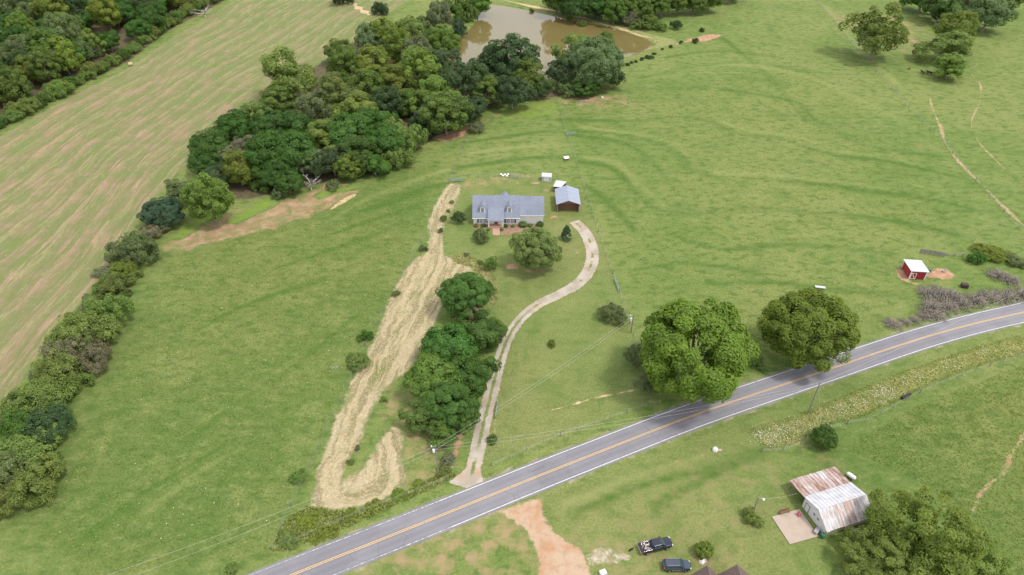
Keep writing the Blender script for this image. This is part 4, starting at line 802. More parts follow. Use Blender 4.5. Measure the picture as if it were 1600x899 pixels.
def tree_at(kind, xy, R, label, tone, cat=None, group=None, zs=1.0, name=None, xs=1.0, v=None):
    if v is None: P = PROTO[kind]; v = P['vars'][_tc[0] % len(P['vars'])]; _tc[0] += 1
    crown, trunk = v; low = kind in ('bush','round_bush','bramble'); name = name or {'bush':'bush','round_bush':'bush','bramble':'bramble','juniper':'juniper_tree','dead':'dead_tree'}.get(kind, 'tree'); cat = cat or ('bush' if low else 'tree')
    z = float(height(np.array([xy[0]]), np.array([xy[1]]))[0])
    if crown is None:                      # bare wood: one mesh
        o = link(bpy.data.objects.new(name, trunk)); o.location = (xy[0], xy[1], z); tag(o, label, cat, group)
    else:
        o = thing(name, (xy[0], xy[1], z), label, cat, 0, group)
        t = link(bpy.data.objects.new('stem' if low else 'trunk', trunk), o); c = link(bpy.data.objects.new('foliage' if low else 'crown', crown), o); c.color = (*(q*random.uniform(.92,1.08) for q in COLR[tone]), 1)
    o.rotation_euler = (0, 0, random.uniform(0, 6.28)); o.scale = (R*xs, R, R*zs); return o
# ---- single trees
tree('oak', 1087, 549, 188, 'huge spreading green oak overhanging the road edge', 'oak', zs=.92)
tree('oak', 1268, 514, 152, 'large round yellow green tree beside the road bend', 'oak2', zs=.82)
tree('oak', 836, 391, 80, 'light green round tree in the lawn in front of the house', 'pecan', zs=.95)
tree('sparse', 1373, 50, 96, 'tall lone tree on the fence line in the upper right pasture', 'olive', zs=.85)
tree('juniper', 885, 366, 21, 'dark conical evergreen beside the driveway by the garage', 'darkblue', zs=.80)
tree('grey', 717, 340, 22, 'small dark purple leaved tree left of the house', 'dark')
tree('bush', 753, 368, 34, 'rounded grey green shrub in front of the left window', 'grey', zs=1.1)
tree('grey', 766, 411, 25, 'small green tree at the corner of the mown straw', 'poplar')
tree('bush', 957, 491, 44, 'wide dark green shrub on the lawn near the utility pole', 'grey', zs=1.1)
tree('grey', 992, 556, 38, 'grey green small tree at the left edge of the huge oak', 'grey'); tree('grey', 1012, 597, 44, 'grey green small tree beneath the huge oak by the road', 'grey')
tree('bush', 861, 537, 17, 'tiny yellow green sapling alone on the front lawn', 'yellow', zs=1.2)
tree('round_bush', 769, 687, 18, 'round clipped evergreen beside the driveway mouth', 'poplar')
tree('round_bush', 1288, 685, 42, 'dense dark green round tree above the rusted barn', 'broad2', zs=1.25)
tree('bush', 1176, 808, 34, 'spiky dark bush under the yard light', 'olive'); tree('round_bush', 1100, 860, 31, 'round yellow topped bush beside the slate blue car', 'yellow')
tree('bush', 1528, 405, 30, 'dark green bush on the board fence line', 'broad2', zs=1.2); tree('bush', 1181, 566, 30, 'small roadside bush between the two large trees', 'bushg')
tree('bush', 1550, 395, 50, 'low yellow green weeds beside the board fence', 'lime', zs=.5); tree('bush', 1590, 408, 40, 'low grey green scrub at the right edge by the fence', 'grey', zs=.6)
tree('ashleaf', 1452, 840, 160, 'large feathery green tree standing in front of the barn', 'ash', zs=.9); tree('ashleaf', 1375, 876, 118, 'feathery tree at the lower edge left of the barn tree', 'ash', zs=.65); tree('ashleaf', 1515, 880, 120, 'feathery tree at the lower edge right of the barn tree', 'ash', zs=.65)
tree('dead', 484, 283, 40, 'bleached bare dead tree at the edge of the woods', 'brown', zs=1.0)
tree('dead', 318, 16, 42, 'fallen grey dead tree at the edge of the far woods', 'brown', zs=.6)
tree('dead', 524, 575, 16, 'small heap of dead branches in the left pasture', 'brown', zs=.45, name='brush_pile', cat='brush pile')
tree('bush', 437, 302, 28, 'small grey green sapling leaning near the dead tree', 'silver', zs=1.3)
# ---- trees on the lot beside the drive
for cx, cy, wd, kd, tone, lab, zs in [(729,462,88,'oak','broad2','dark green round tree at the top of the driveway clump',.85),(738,492,46,'grey','brown','brownish dying tree in the middle of the driveway clump',1.1),(752,520,74,'broad','broad2','broad green tree overhanging the bend of the driveway',1.0),(702,545,84,'broad','broad2','broad green tree on the straw side of the driveway clump',1.1),(772,512,40,'broad','poplar','small green tree touching the gravel drive',1.0),(675,592,84,'broad','poplar','light green spreading tree beside the cut straw swirl',1.05),(737,585,74,'broad','broad2','broad green tree above the narrow drive tracks',1.1),(700,630,88,'oak','broad2','large green tree low in the driveway clump',.8),(663,645,66,'broad','poplar','spreading green tree at the lower left of the driveway clump',1.0),(728,650,52,'grey','broad2','grey green tree over the wheel tracks',.9),(690,672,62,'grey','poplar','lowest grey green tree above the transformer pole',.75)]:
    tree(kd, cx, cy, wd, lab, tone, None, 'trees beside the driveway', zs)
tree('dead', 735, 505, 26, 'bare twiggy dead snag in the driveway clump', 'brown')
# ---- fence row bushes, left lot line
for cx, cy, wd, lab, tone, zs in [(571,526,24,'bright green bush on the lot fence beside the straw','broad2',1.3),(560,565,40,'wide green bush below the bright bush on the lot fence','bushg',.9),(618,458,16,'small green bush on the lot fence higher up','bushg',1.1),(662,388,18,'slim grey green bush beside the straw neck','grey',1.0),(693,342,12,'small dark sapling by the straw path near the lawn','bushg',1.6),(688,360,11,'pale flowering weed bush by the straw path','silver',1.2),(466,745,28,'dark shrub on the fence left of the straw corner','bushg',.9),(452,840,44,'rank green shrub at the lower corner of the lot','bushg',.3),(480,812,44,'leafy shrub above the lower corner of the lot','lime',.3),(545,806,28,'dark leafy shrub along the road fence','lime',.28),(583,792,30,'leafy shrub along the road fence under the straw','lime',.28),(624,774,28,'dark green shrub at the straw end of the road fence','lime',.28),(655,757,24,'green shrub along the road fence near the pole','lime',.28),(690,736,26,'yellow green shrub at the foot of the utility pole','olive',.7),(700,718,26,'tan and green shrub right of the utility pole','heather',.8),(508,835,40,'low green shrub between corner and road','lime',.35),(745,200,30,'pale grey shrub at the upper lot corner','silver',.9),(360,890,26,'dark shrub by the road end at the lower edge','olive',.8)]:
    tree('bush', cx, cy, wd, lab, tone, None, None, zs)
for i, (x, y, wd) in enumerate([(600,625,14),(548,722,13),(558,700,11),(706,316,9),(700,330,9),(728,398,10),(750,410,10)]):
    tree('bush', x, y, wd, 'small weedy clump along the edge of the cut straw', ('bushg','olive','heather')[i % 3], 'weed clump', 'weed clumps along the cut straw', .9, 'weed_clump')
# ---- foundation shrubs
for x, y, s, tone, lab in [(-6.1,-.8,1.15,'yellow','yellow green shrub at the left corner of the house'),(-3.9,-.8,1.1,'broad2','dark green shrub under the left window'),(2.75,-1.0,1.1,'broad2','dark green shrub beside the right porch column'),(4.9,-.9,.9,'bushg','small round shrub under the right window'),(7.9,-.5,1.9,'poplar','large grey green shrub between house and garage wing'),(10.1,-.7,1.1,'bushg','low green shrub along the garage wing wall'),(13.0,-.4,1.7,'broad2','dark green shrub at the right end of the garage wing'),(1.6,-2.8,.8,'bushg','small shrub beside the brick walk'),(-2.4,-2.9,.7,'brown','small reddish shrub left of the brick walk')]:
    tree_at('round_bush', (hx+x, hy+y-.35), s*.72, lab, tone, zs=.8)
# ---- bramble bank beside the far road
for x, y, wd in [(1448,457,40),(1468,456,46),(1490,462,44),(1455,478,46),(1482,478,44),(1503,474,40),(1462,492,40),(1444,492,30),(1430,500,24),(1396,506,34),(1415,503,24),(1524,468,44),(1548,464,44),(1572,461,44),(1598,458,46),(1560,428,40),(1580,436,36)]:
    tree('bramble', x, y, wd, 'grey purple leafless bramble thicket beside the road bend', 'brown', 'bramble', 'bramble thickets by the road bend', 1.0)
# ---- hedgerow on the left
HEDGE = [(327,312,66,'poplar','ash',1.0,'round yellow green tree at the head of the hedgerow'),(284,298,56,'grey','grey',.7,'grey green tree behind the head of the hedgerow'),(253,332,66,'oak','darkblue',.6,'dark blue green cedar in the hedgerow'),(238,362,40,'bush','heather',1.0,'brownish grey shrub under the dark cedar'),(208,393,68,'bush','grey',1.3,'rounded grey green shrub below the brownish one'),(192,424,42,'bush','yellow',1.2,'bright yellow green shrub in the hedgerow'),(170,452,60,'bush','olive',1.2,'olive shrub at the narrow of the hedgerow'),(165,490,84,'bush','olive',1.3,'large olive shrub halfway down the hedgerow'),(130,520,84,'bush','olive',1.3,'pale olive shrub on the field side of the hedgerow'),(108,553,78,'bush','heather',1.2,'greyish twiggy shrub on the field side of the hedgerow'),(148,560,56,'bush','heather',1.3,'dull shrub with bare twigs on the pasture side'),(88,585,80,'bush','bushg',1.3,'wide green shrub below the twiggy one'),(118,600,50,'bush','bushg',1.2,'smaller green shrub bulging to the pasture'),(62,625,84,'bush','olive',1.2,'olive shrub near the lower end of the hedgerow'),(28,640,50,'bush','heather',1.2,'brown tinged shrub near the lower field edge'),(76,665,76,'bush','dark',1.3,'dark green shrub near the lower end'),(25,678,76,'bush','broad2',1.3,'bright green shrub at the left edge'),(48,712,100,'bush','bushg',1.3,'large pale green shrub at the lower end'),(8,735,90,'bush','grey',1.2,'grey green shrub cut by the left edge'),(52,748,90,'bush','olive',1.2,'lowest olive shrub of the hedgerow'),(5,780,70,'bush','olive',1.2,'last shrub of the hedgerow at the left edge')]
for cx, cy, wd, kd, tone, zs, lab in HEDGE: tree(kd, cx, cy, wd*1.10, lab, tone, None, 'hedgerow between hay field and pasture', zs*(.86 if kd == 'bush' else 1.0))
HC = spline(pts([(215,385),(190,430),(165,475),(138,525),(105,575),(75,625),(45,690),(20,750)]), 3.2)
for i, p in enumerate(HC):
    for s in (-1, 1): tree_at('bush', (p.x+s*random.uniform(1.2,4.2), p.y+random.uniform(-1.5,1.5)), random.uniform(2.0,3.6), 'tangled filler shrub in the left hedgerow', ('olive','bushg','heather','grey','bushg')[(i*2+s) % 5], None, 'filler shrubs of the left hedgerow', random.uniform(.7,1.0))
# ---- the wooded clump below the pond
CL = [(450,115,104,'sparse','olive',.8),(435,155,60,'poplar','poplar',.7),(540,100,62,'poplar','poplar',.8),(530,78,48,'grey','poplar',1.0),(575,60,48,'grey','silver',1.1),(600,55,56,'poplar','yellow',.8),(622,75,60,'poplar','yellow',.9),(582,100,66,'poplar','yellow',.7),(650,85,58,'grey','silver',1.1),(690,70,56,'poplar','poplar',.9),(640,50,54,'grey','bushg',1.0),(655,110,70,'poplar','ash',.9),(615,130,70,'poplar','yellow',.75),(572,140,66,'poplar','poplar',.8),(520,150,80,'poplar','olive',.8),(495,165,70,'grey','silver',1.0),(560,175,80,'poplar','ash',.7),(605,160,60,'grey','dark',1.0),(700,105,80,'sparse','dark',.7),(725,130,80,'grey','dark',1.0),(680,150,72,'poplar','ash',.8),(695,178,80,'poplar','poplar',.7),(665,190,56,'poplar','dark',.7),(725,175,58,'grey','dark',.9),(770,100,70,'poplar','dark',.75),(800,95,84,'poplar','dark',.8),(825,120,66,'poplar','poplar',.75),(760,140,62,'poplar','poplar',.7),(800,145,64,'grey','dark',.9),(840,135,44,'grey','dark',.9),(745,165,46,'grey','dark',.9),
      (400,185,60,'poplar','olive',.7),(365,200,66,'broad','broad',1.0),(425,200,66,'broad','broad',1.0),(470,205,72,'broad','broad',1.0),(330,228,62,'broad','broad',1.0),(385,230,54,'grey','heather',.9),(360,245,48,'grey','heather',.8),(415,240,84,'broad','broad',1.1),(460,240,76,'broad','broad',1.1),(505,215,74,'poplar','ash',.7),(545,210,76,'broad','broad2',1.1),(585,195,64,'broad','broad',1.1),(600,225,72,'broad','broad',1.0),(560,240,74,'poplar','broad2',.7),(520,250,66,'grey','dark',.9),(490,255,58,'grey','grey',.9),(640,225,62,'bush','bushg',1.5),(618,205,56,'grey','bushg',.9),(545,262,44,'poplar','ash',.8),(585,258,50,'broad','broad2',.9),(620,248,50,'bush','bushg',1.3),(425,272,60,'broad','broad',1.0),(450,285,50,'broad','broad',1.0),(372,262,58,'poplar','yellow',.9),(405,288,38,'bush','bushg',1.0),(320,255,52,'broad','broad',.9),(340,275,50,'broad','dark',.9),(520,290,26,'bush','grey',1.0),(552,272,36,'bush','bushg',1.0),(640,160,54,'poplar','poplar',.7)]
KL = {'broad': 'deep green broad leaved tree in the clump below the pond', 'poplar': 'leafy lighter green tree in the clump below the pond', 'grey': 'dull grey green tree in the clump below the pond', 'sparse': 'open crowned tall tree in the clump below the pond', 'bush': 'low bush at the edge of the clump below the pond'}
TL = {'yellow': 'yellow green', 'olive': 'olive green', 'ash': 'fresh green', 'poplar': 'mid green', 'silver': 'silvery green', 'dark': 'very dark green', 'broad': 'deep emerald green', 'broad2': 'glossy green', 'heather': 'brownish grey', 'grey': 'grey green', 'bushg': 'plain green'}
KN = {'broad': 'broad domed tree', 'poplar': 'tall leafy tree', 'grey': 'fine leaved tree', 'sparse': 'tall open crowned tree', 'bush': 'low bush'}
ORD = ['leftmost', 'second', 'third', 'fourth', 'fifth', 'sixth', 'seventh', 'eighth', 'ninth', 'tenth', 'eleventh', 'twelfth', 'thirteenth', 'fourteenth']
for i, (cx, cy, wd, kd, tone, zs) in enumerate(CL):
    same = sorted([(q[0], j) for j, q in enumerate(CL) if q[3] == kd and q[4] == tone]); k = [j for _, j in same].index(i)
    lab = TL[tone]+' '+KN[kd]+' in the pond clump'
    if len(same) > 1: lab += ', '+(ORD[k] if k == 0 else ORD[k]+' from left' if k < len(same)-1 else 'rightmost')+' of its look'
    tree(kd, cx, cy, wd, lab, tone, None, 'trees in the clump below the pond', zs)
# ---- trees by the pond
for cx, cy, wd, kd, tone, lab, zs in [(897,78,62,'sparse','olive','tall open tree against the pond, left of the pair',.9),(928,98,92,'oak','grey','wide dark tree with grey limbs on the pond bank',.95),(945,62,34,'poplar','poplar','slim upright tree behind the wide pond bank tree',.9),(880,112,56,'grey','dark','dark tree at the left of the wide pond bank tree',.9),(955,118,44,'grey','dark','dark tree at the right of the wide pond bank tree',.9),(885,140,40,'bush','grey','pale low shrub under the pond bank trees',.9),(915,137,46,'poplar','broad2','fresh green lower tree under the wide pond bank tree',.5),
    (686,27,46,'grey','silver','silvery upright tree left of the pond',1.3),(716,42,30,'grey','darkblue','dark blue green tree at the left pond bank',1.2),(732,22,36,'bush','bushg','rounded green bush overhanging the left pond bank',1.3),(745,2,50,'poplar','poplar','green tree at the upper left corner of the pond',.7),(712,12,44,'poplar','poplar','mid green tree behind the left pond bank',.8),(660,42,36,'grey','grey','grey green tree above the yellow trees',1.0),(594,14,30,'bush','darkblue','dark lone bush in the far hay field',1.3),(535,-4,40,'bush','dark','dark bush at the upper edge of the hay field',1.3),
    (1010,26,34,'poplar','poplar','small upright tree below the far pond dam',.8),(1030,42,24,'bush','bushg','rounded bush below the far pond dam',1.2),(1057,40,20,'bush','dark','dark round bush at the right end of the dam scrub',1.3),(1097,47,10,'bush','dark','small dark bush on the red clay patch',1.3),(1086,64,12,'bush','dark','small dark bush left of the red clay patch',1.2),(985,30,40,'bush','heather','brown tinged scrub below the far pond dam',1.0),(1002,40,30,'bush','olive','olive scrub below the far pond dam',1.0),(910,33,18,'bush','bushg','small bush on the dam beside the water',1.2),(890,26,14,'bush','bushg','smaller bush on the dam beside the water',1.2),(831,14,10,'bush','bushg','tiny bush on the dam at the far shore',1.2),(1017,90,10,'bush','dark','short dark bush in the row on the pasture edge',1.0)]:
    tree(kd, cx, cy, wd, lab, tone, None, None, zs)
for x, y in [(980,101),(987,98),(994,96),(1003,92),(1011,89),(1022,84),(1035,77),(1048,73),(1064,66)]: tree('bush', x, y, random.uniform(5,9), 'small dark bush in the row above the pasture terrace', 'dark', None, 'row of small bushes above the terrace', 1.1)
for x, y, wd in [(880,5,50),(905,12,54),(935,10,54),(960,16,40),(985,10,44),(1010,4,40),(1035,2,44),(1060,-2,44),(1085,-4,44),(1110,-6,44),(945,-14,60),(1000,-16,60),(870,-12,60),(1140,-16,50)]: tree('broad' if wd % 4 else 'poplar', x, y, wd, 'dark green tree in the wood beyond the pond dam', 'broad' if wd % 4 else 'poplar', None, 'trees beyond the pond dam', .9)
# ---- trees in the upper right
for cx, cy, wd, kd, tone, lab, zs in [(1486,103,56,'poplar','ash','fresh green tree nearest the dirt trail in the upper right',.6),(1478,72,76,'sparse','olive','spreading olive tree in the upper right row',.6),(1496,46,64,'grey','ash','light crowned tree in the middle of the upper right row',1.0),(1545,22,66,'broad','grey','dense grey green tree at the right of the upper right row',1.1),(1470,14,62,'broad','broad2','deep green tree at the left of the upper right row',1.0),(1512,8,60,'poplar','grey','grey green tree at the back of the upper right row',.6),(1445,-6,60,'poplar','broad2','deep green tree cut by the upper edge',.7),(1575,-4,50,'poplar','ash','fresh green tree cut by the upper edge at the right',.7)]: tree(kd, cx, cy, wd, lab, tone, None, 'tree row in the upper right pasture', zs)
# ---- woods beyond the hay field
WOOD = pts([(-150,250),(0,180),(60,152),(115,125),(160,100),(210,72),(262,35),(310,2),(350,-25),(350,-70),(100,-90),(-250,-30),(-300,200)])
wx, wy = [p.x for p in WOOD], [p.y for p in WOOD]; placed = []; r = random.Random(5); tries = 0
while len(placed) < 215 and tries < 60000:
    tries += 1; x, y = r.uniform(min(wx), max(wx)), r.uniform(min(wy), max(wy)); R = r.uniform(5.0, 9.0)
    if not inside(np.array([x]), np.array([y]), WOOD)[0]: continue
    if any((x-a)**2+(y-b)**2 < (.43*(R+q))**2 for a, b, q in placed): continue
    d = y*CP+CAM_H*SP; X = x/d*F+800
    if X < -130 or y > 470: continue
    placed.append((x, y, R)); pxy = X+0*y; t = r.random(); nearlow = 175 < X < 330
    kd, tone, lab = ('broad', 'broad', 'deep green') if (nearlow and t < .75) or t < .22 else ('poplar', 'ash', 'yellowish green') if t < .45 else ('poplar', 'poplar', 'mid green') if t < .62 else ('grey', 'grey', 'grey green') if t < .82 else ('poplar', 'yellow', 'pale yellow green') if t < .9 else ('grey', 'dark', 'very dark green')
    zone = ('left in the far woods' if X < 60 else 'above the bale in the far woods' if X < 230 else 'right in the far woods')+(', front' if y < 205+(X+60)*.33 else ', back')
    tree_at(kd, (x, y), R, lab+' '+KN[kd]+' '+zone, tone, None, lab+' '+KN[kd]+' '+zone, (1.05 if kd == 'broad' else .9 if kd == 'poplar' else 1.15)*r.uniform(.85,1.2))
EDGE = spline(pts([(-20,215),(30,190),(75,165),(120,140),(165,114),(205,92),(250,58),(300,24),(345,2),(370,-14)]), 4.2)
for i, p in enumerate(EDGE): tree_at('bush', (p.x-random.uniform(1,4), p.y+random.uniform(-1,2)), random.uniform(3.2,5.2), 'leafy bush on the hay field edge of the woods '+('left of' if p.x < at(205,103).x else 'right of')+' the bale', ('bushg','olive','broad2','bushg')[i % 4], None, 'edge bushes '+('left of' if p.x < at(205,103).x else 'right of')+' the bale', random.uniform(.9,1.4))
for cx, cy in [(38,85),(200,18),(12,62)]: tree('dead', cx, cy, 26, 'bare grey treetop among the far woods', 'brown', None, 'bare treetops in the far woods', 2.0)

# ================================================================ FENCES, POLES, WIRES, SMALL THINGS
def post_mesh(h=1.25, r=.055): return MB().tube([(0,0,-.1),(0,0,h)], [r, r*.9], 6).mesh('post', M_post)
PM = post_mesh(); PMT = post_mesh(1.3, .11)
def wire_fence(P, label, gap=4.0, nw=4, big=0):
    C = resample(spline(pts(P), 1.0), 200); tot = sum((b-a).length for a, b in zip(C[:-1], C[1:])); k = max(3, int(tot/gap)); C = resample(C, k)
    f = thing('wire_fence', C[0], label, 'fence'); m = MB()
    for i, p in enumerate(C):
        o = link(bpy.data.objects.new('post', PMT if big and i % big == 0 else PM), f); o.location = p-C[0]; o.rotation_euler = (random.uniform(-.05,.05), random.uniform(-.05,.05), 0)
    for j in range(nw): m.tube([p-C[0]+Vector((.06,0,.25+j*.3)) for p in C], .008, 3, caps=False)
    m.build('wire', M_wire, f)
wire_fence([(1262,-30),(1275,0),(1300,30),(1325,62),(1352,95),(1380,125),(1410,160),(1440,190),(1475,225),(1505,262),(1540,300),(1580,345),(1620,388)], 'long wire fence with wooden posts across the right pasture', 3.2, 5, 6)
wire_fence([(868,148),(880,195),(896,240),(910,285),(925,330),(945,395),(962,440),(985,510),(1005,560)], 'wire fence between the lawn and the right pasture', 4.0, 4, 5)
wire_fence([(750,168),(735,200),(722,235),(708,270),(700,292)], 'wire fence down the upper left of the lot', 4.0, 4, 4)
wire_fence([(702,288),(725,280),(760,277),(800,276),(846,281)], 'wire fence behind the back lawn', 3.0, 4, 3)
wire_fence([(690,318),(672,352),(655,385),(630,430),(605,475),(580,520),(552,580),(520,650),(485,730),(450,800),(425,858)], 'wire fence between the left pasture and the cut straw', 4.2, 4, 5)
wire_fence([(768,728),(800,714),(840,696),(890,676),(950,655),(1005,636),(1030,630)], 'wire fence along the road below the front lawn', 3.4, 3, 4)
wire_fence([(425,860),(500,828),(580,795),(650,768),(700,748)], 'wire fence along the road below the cut straw', 3.4, 3, 4)
wire_fence([(755,166),(800,155),(855,146)], 'wire fence at the top of the lot under the trees', 4.0, 4, 4)
wire_fence([(1190,706),(1240,700),(1300,668),(1360,655),(1420,622),(1500,588),(1610,552)], 'wire fence along the weedy ditch', 4.0, 3, 5)
# board fence at the red shed
bf = thing('board_fence', at(1440,397), 'weathered grey board fence behind the red shed', 'fence'); C = resample(pts([(1437,396),(1450,397.5),(1464,400),(1474,402)]), 6)
for i, p in enumerate(C):
    MB().box(-.09,.09,-.09,.09,-.1,1.55).build('post', M_wood, bf, p-bf.location)
    if i:
        a = C[i-1]-bf.location; b = p-bf.location; dv = (b-a).normalized(); nn_ = Vector((-dv.y,dv.x,0))*.03
        for z in (.25,.52,.79,1.06,1.33): MB().hexa([a-nn_*4.2+Vector((0,0,z)), b-nn_*4.2+Vector((0,0,z)), b-nn_*3.2+Vector((0,0,z)), a-nn_*3.2+Vector((0,0,z))], [a-nn_*4.2+Vector((0,0,z+.2)), b-nn_*4.2+Vector((0,0,z+.2)), b-nn_*3.2+Vector((0,0,z+.2)), a-nn_*3.2+Vector((0,0,z+.2))]).build('rail', M_wood, bf)
rf = thing('rail_fence', at(1488,400), 'single rail wooden fence leading to the dark bush', 'fence'); C = resample(pts([(1478,400),(1500,400.5),(1517,403)]), 4)
for p in C: MB().box(-.08,.08,-.08,.08,-.1,1.1).build('post', M_wood, rf, p-rf.location)
for z in (.55, .95): MB().tube([p-rf.location+Vector((0,-.11,z)) for p in C], .06, 6).build('rail', M_wood, rf)
MB().tube([at(1446,407,1.2), at(1453,398,.9)], .07, 6)
# tube gates
M_gate = plain('green_grey_gate_paint', (.20,.27,.27), .5, .4, .1, 2, .2)
def gate(a, b, label, h=1.15):
    A_, B_ = at(*a), at(*b); g = thing('tube_gate', A_, label, 'gate'); d = B_-A_; L_ = d.length; g.rotation_euler = (0,0,math.atan2(d.y,d.x))
    for k in range(6): MB().tube([(0,0,.2+k*h/6),(L_,0,.2+k*h/6)], .035, 6).build('bar', M_gate, g)
    for x in (0, L_/2, L_): MB().tube([(x,0,.12),(x,0,.2+h*.86)], .04, 6).build('upright', M_gate, g)
gate((774,655), (778,628), 'blue grey tube gate standing open beside the driveway'); gate((960,437), (967,456), 'grey tube gate in the fence right of the driveway'); gate((703,284), (723,284), 'pale tube gate behind the straw path'); gate((884,212), (900,210), 'green tube gate at the right pasture fence'); gate((797,278), (810,279), 'teal tube gate in the back lawn fence')
# utility poles
M_pole = plain('pole_wood', (.20,.185,.17), .9, .2, .25, 5); M_tank = plain('transformer_grey', (.62,.63,.64), .4, .4, .05)
def upole(base, top, label, arm=0.0, can=False, light=False, name='utility_pole'):
    b = at(*base); bs = scale_at(b)
    # height from the pixel length of the pole
    v = (base[1]-449.5)/F; ca = math.cos(PITCH+math.atan(v)); h = math.hypot(base[0]-top[0], base[1]-top[1])/(bs*ca*.985)
    for _ in range(4):
        e = sorted(((at(top[0], top[1], z)-b).xy.length, z) for z in np.arange(2, 14, .1))[0]; h = float(e[1])
    o = thing(name, b, label, 'light pole' if light else 'utility pole'); MB().tube([(0,0,-.2),(0,0,h)], [.15,.10], 10).build('pole', M_pole, o)
    if arm: MB().box(-arm,arm,.10,.19,h-.55,h-.42).build('cross_arm', M_pole, o)
    if can:
        MB().lathe([(.20,0),(.25,.05),(.25,.75),(.18,.85)], 12, (-.42,0,h-2.0)).build('transformer', M_tank, o); MB().box(-.2,0,-.04,.04,h-1.5,h-1.35).build('bracket', M_galv, o)
        MB().lathe([(.10,0),(.14,.1),(.10,.35)], 8, (-.75,0,h-.45)).build('insulator', M_tank, o); MB().tube([(0,0,h-.35),(-.75,0,h-.4)], .03, 5).build('arm', M_galv, o)
    if light:
        MB().tube([(0,0,h-.2),(.25,-.2,h+.05),(.7,-.5,h+.08)], .035, 6).build('arm', M_galv, o); MB().lathe([(.05,.22),(.20,.12),(.22,0),(.16,-.12)], 10, (.75,-.54,h-.02)).build('lamp_head', M_tank, o)
    return o, b+Vector((0,0,h)), h
p1, t1, h1 = upole((685,741), (682.5,696), 'utility pole with a pale transformer beside the driveway mouth', .0, True)
p2, t2, h2_ = upole((1262,647), (1281,597), 'leaning grey utility pole beyond the road by the white flowers', .0)
p3, t3, h3 = upole((986,520), (992.5,492), 'utility pole with transformer at the lawn fence near the huge oak', .0, True)
p4, t4, h4 = upole((1176,802), (1186,777), 'slim yard light pole rising from the spiky bush', 0, False, True, 'yard_light')
def sag(a, b, s, k=14): return [a.lerp(b, i/k)-Vector((0,0,s*4*(i/k)*(1-i/k))) for i in range(k+1)]
M_cable = plain('aluminium_cable', (.45,.45,.44), .4, .4, .05)
def cable(a, b, s, label, r=.013): tag(MB().tube(sag(a, b, s), r, 4).build('power_cable', M_cable), label, 'cable')
far = at(60, 935, 8.5); up = Vector((0,0,1))
cable(t1-up*.15, far, 1.6, 'upper power cable running left from the transformer pole across the pasture'); cable(t1-up*1.2, far-up*1.5+Vector((2.2,0,0)), 1.6, 'lower power cable running left from the transformer pole across the pasture')
cable(t1-up*.1, t3-up*.2, 1.0, 'upper power cable from the transformer pole over the front lawn'); cable(t1-up*1.2, t3-up*1.3, 1.0, 'lower power cable from the transformer pole over the front lawn')
cable(t1-up*.3, t2-up*.2, 1.5, 'upper power cable running along the road to the leaning pole'); cable(t1-up*1.3, t2-up*1.1, 1.6, 'lower power cable running along the road to the leaning pole')
cable(t4-up*.3, at(1246,771,2.4), .6, 'service wire from the yard light to the rusted barn')
cable(t2-up*.2, at(1700,400,10), 1.6, 'power cable leaving the leaning pole to the right')
# guy wire
tag(MB().tube([t2-up*1.5, at(1283,668,0)], .015, 4).build('guy_wire', M_cable), 'guy wire stay of the leaning utility pole', 'wire')

def simple(name, mb, mat, loc, label, cat, rz=0.0, bevel=0.0, group=None):
    o = mb.build(name, mat, None, loc, bevel=bevel); o.rotation_euler = (0,0,rz); return tag(o, label, cat, group)
M_hay = plain('baled_hay', (.40,.32,.19), .95, .1, .3, 4, bump=.05); bl = at(205,103)
simple('hay_bale', MB().tube([(-.85,0,.78),(-.8,0,.78),(.8,0,.78),(.85,0,.78)], [.70,.78,.78,.70], 20), M_hay, bl, 'pale round hay bale lying at the edge of the far woods', 'hay bale', .5)
simple('culvert_pipe', MB().tube([(-1.35,0,.36),(1.35,0,.36)], [.36,.36], 16).tube([(-1.38,0,.36),(-1.36,0,.36)], [.30,.30], 16).tube([(1.36,0,.36),(1.38,0,.36)], [.30,.30], 16), M_black, at(1415,621), 'black culvert pipe lying beside the weedy ditch', 'pipe', math.atan2(at(1423,616).y-at(1407,625).y, at(1423,616).x-at(1407,625).x))
tk = thing('propane_tank', at(1328,748), 'white tank on legs behind the rusted barn', 'tank', -.9); MB().lathe([(.02,-.95),(.28,-.88),(.42,-.7),(.44,0),(.42,.7),(.28,.88),(.02,.95)], 14).build('tank', M_wtrim, tk); tk.children[0].rotation_euler = (0, math.pi/2, 0); tk.children[0].location = (0,0,.85)
for x in (-.5,.5): MB().box(x-.05,x+.05,-.3,.3,0,.5).build('leg', M_galv, tk)
mbx = thing('well_cover', at(1117,704), 'white domed well cover on bare clay in the near lawn', 'well cover'); MB().lathe([(.55,0),(.52,.5),(.40,.75),(.18,.88)], 12).build('dome', M_wtrim, mbx); MB().box(.4,1.3,-.3,.25,0,.22).build('lid', M_conc, mbx)
simple('white_box', MB().box(-.55,.55,-.45,.45,0,.7), M_wtrim, at(942,897), 'white box on the grass right of the clay apron', 'box', .4, .04)
sb_ = thing('shelter_box', at(885,250), 'small white roofed animal shelter alone in the upper lot', 'shelter', .3); MB().box(-.7,.7,-.5,.5,0,.8).build('wall', M_brown, sb_); MB().slab([(-.9,-.7,.82),(.9,-.7,.82),(.9,.7,1.05),(-.9,.7,1.05)], .06).build('roof', M_wtrim, sb_)
simple('feed_trough', MB().hexa([(-1.2,-.3,.15),(1.2,-.3,.15),(1.2,.3,.15),(-1.2,.3,.15)], [(-1.3,-.45,.55),(1.3,-.45,.55),(1.3,.45,.55),(-1.3,.45,.55)]).box(-1.0,-.9,-.25,.25,0,.15).box(.9,1.0,-.25,.25,0,.15), M_wmetal, at(1281,451), 'white feed trough in the pasture above the yellow green tree', 'trough', -.2)
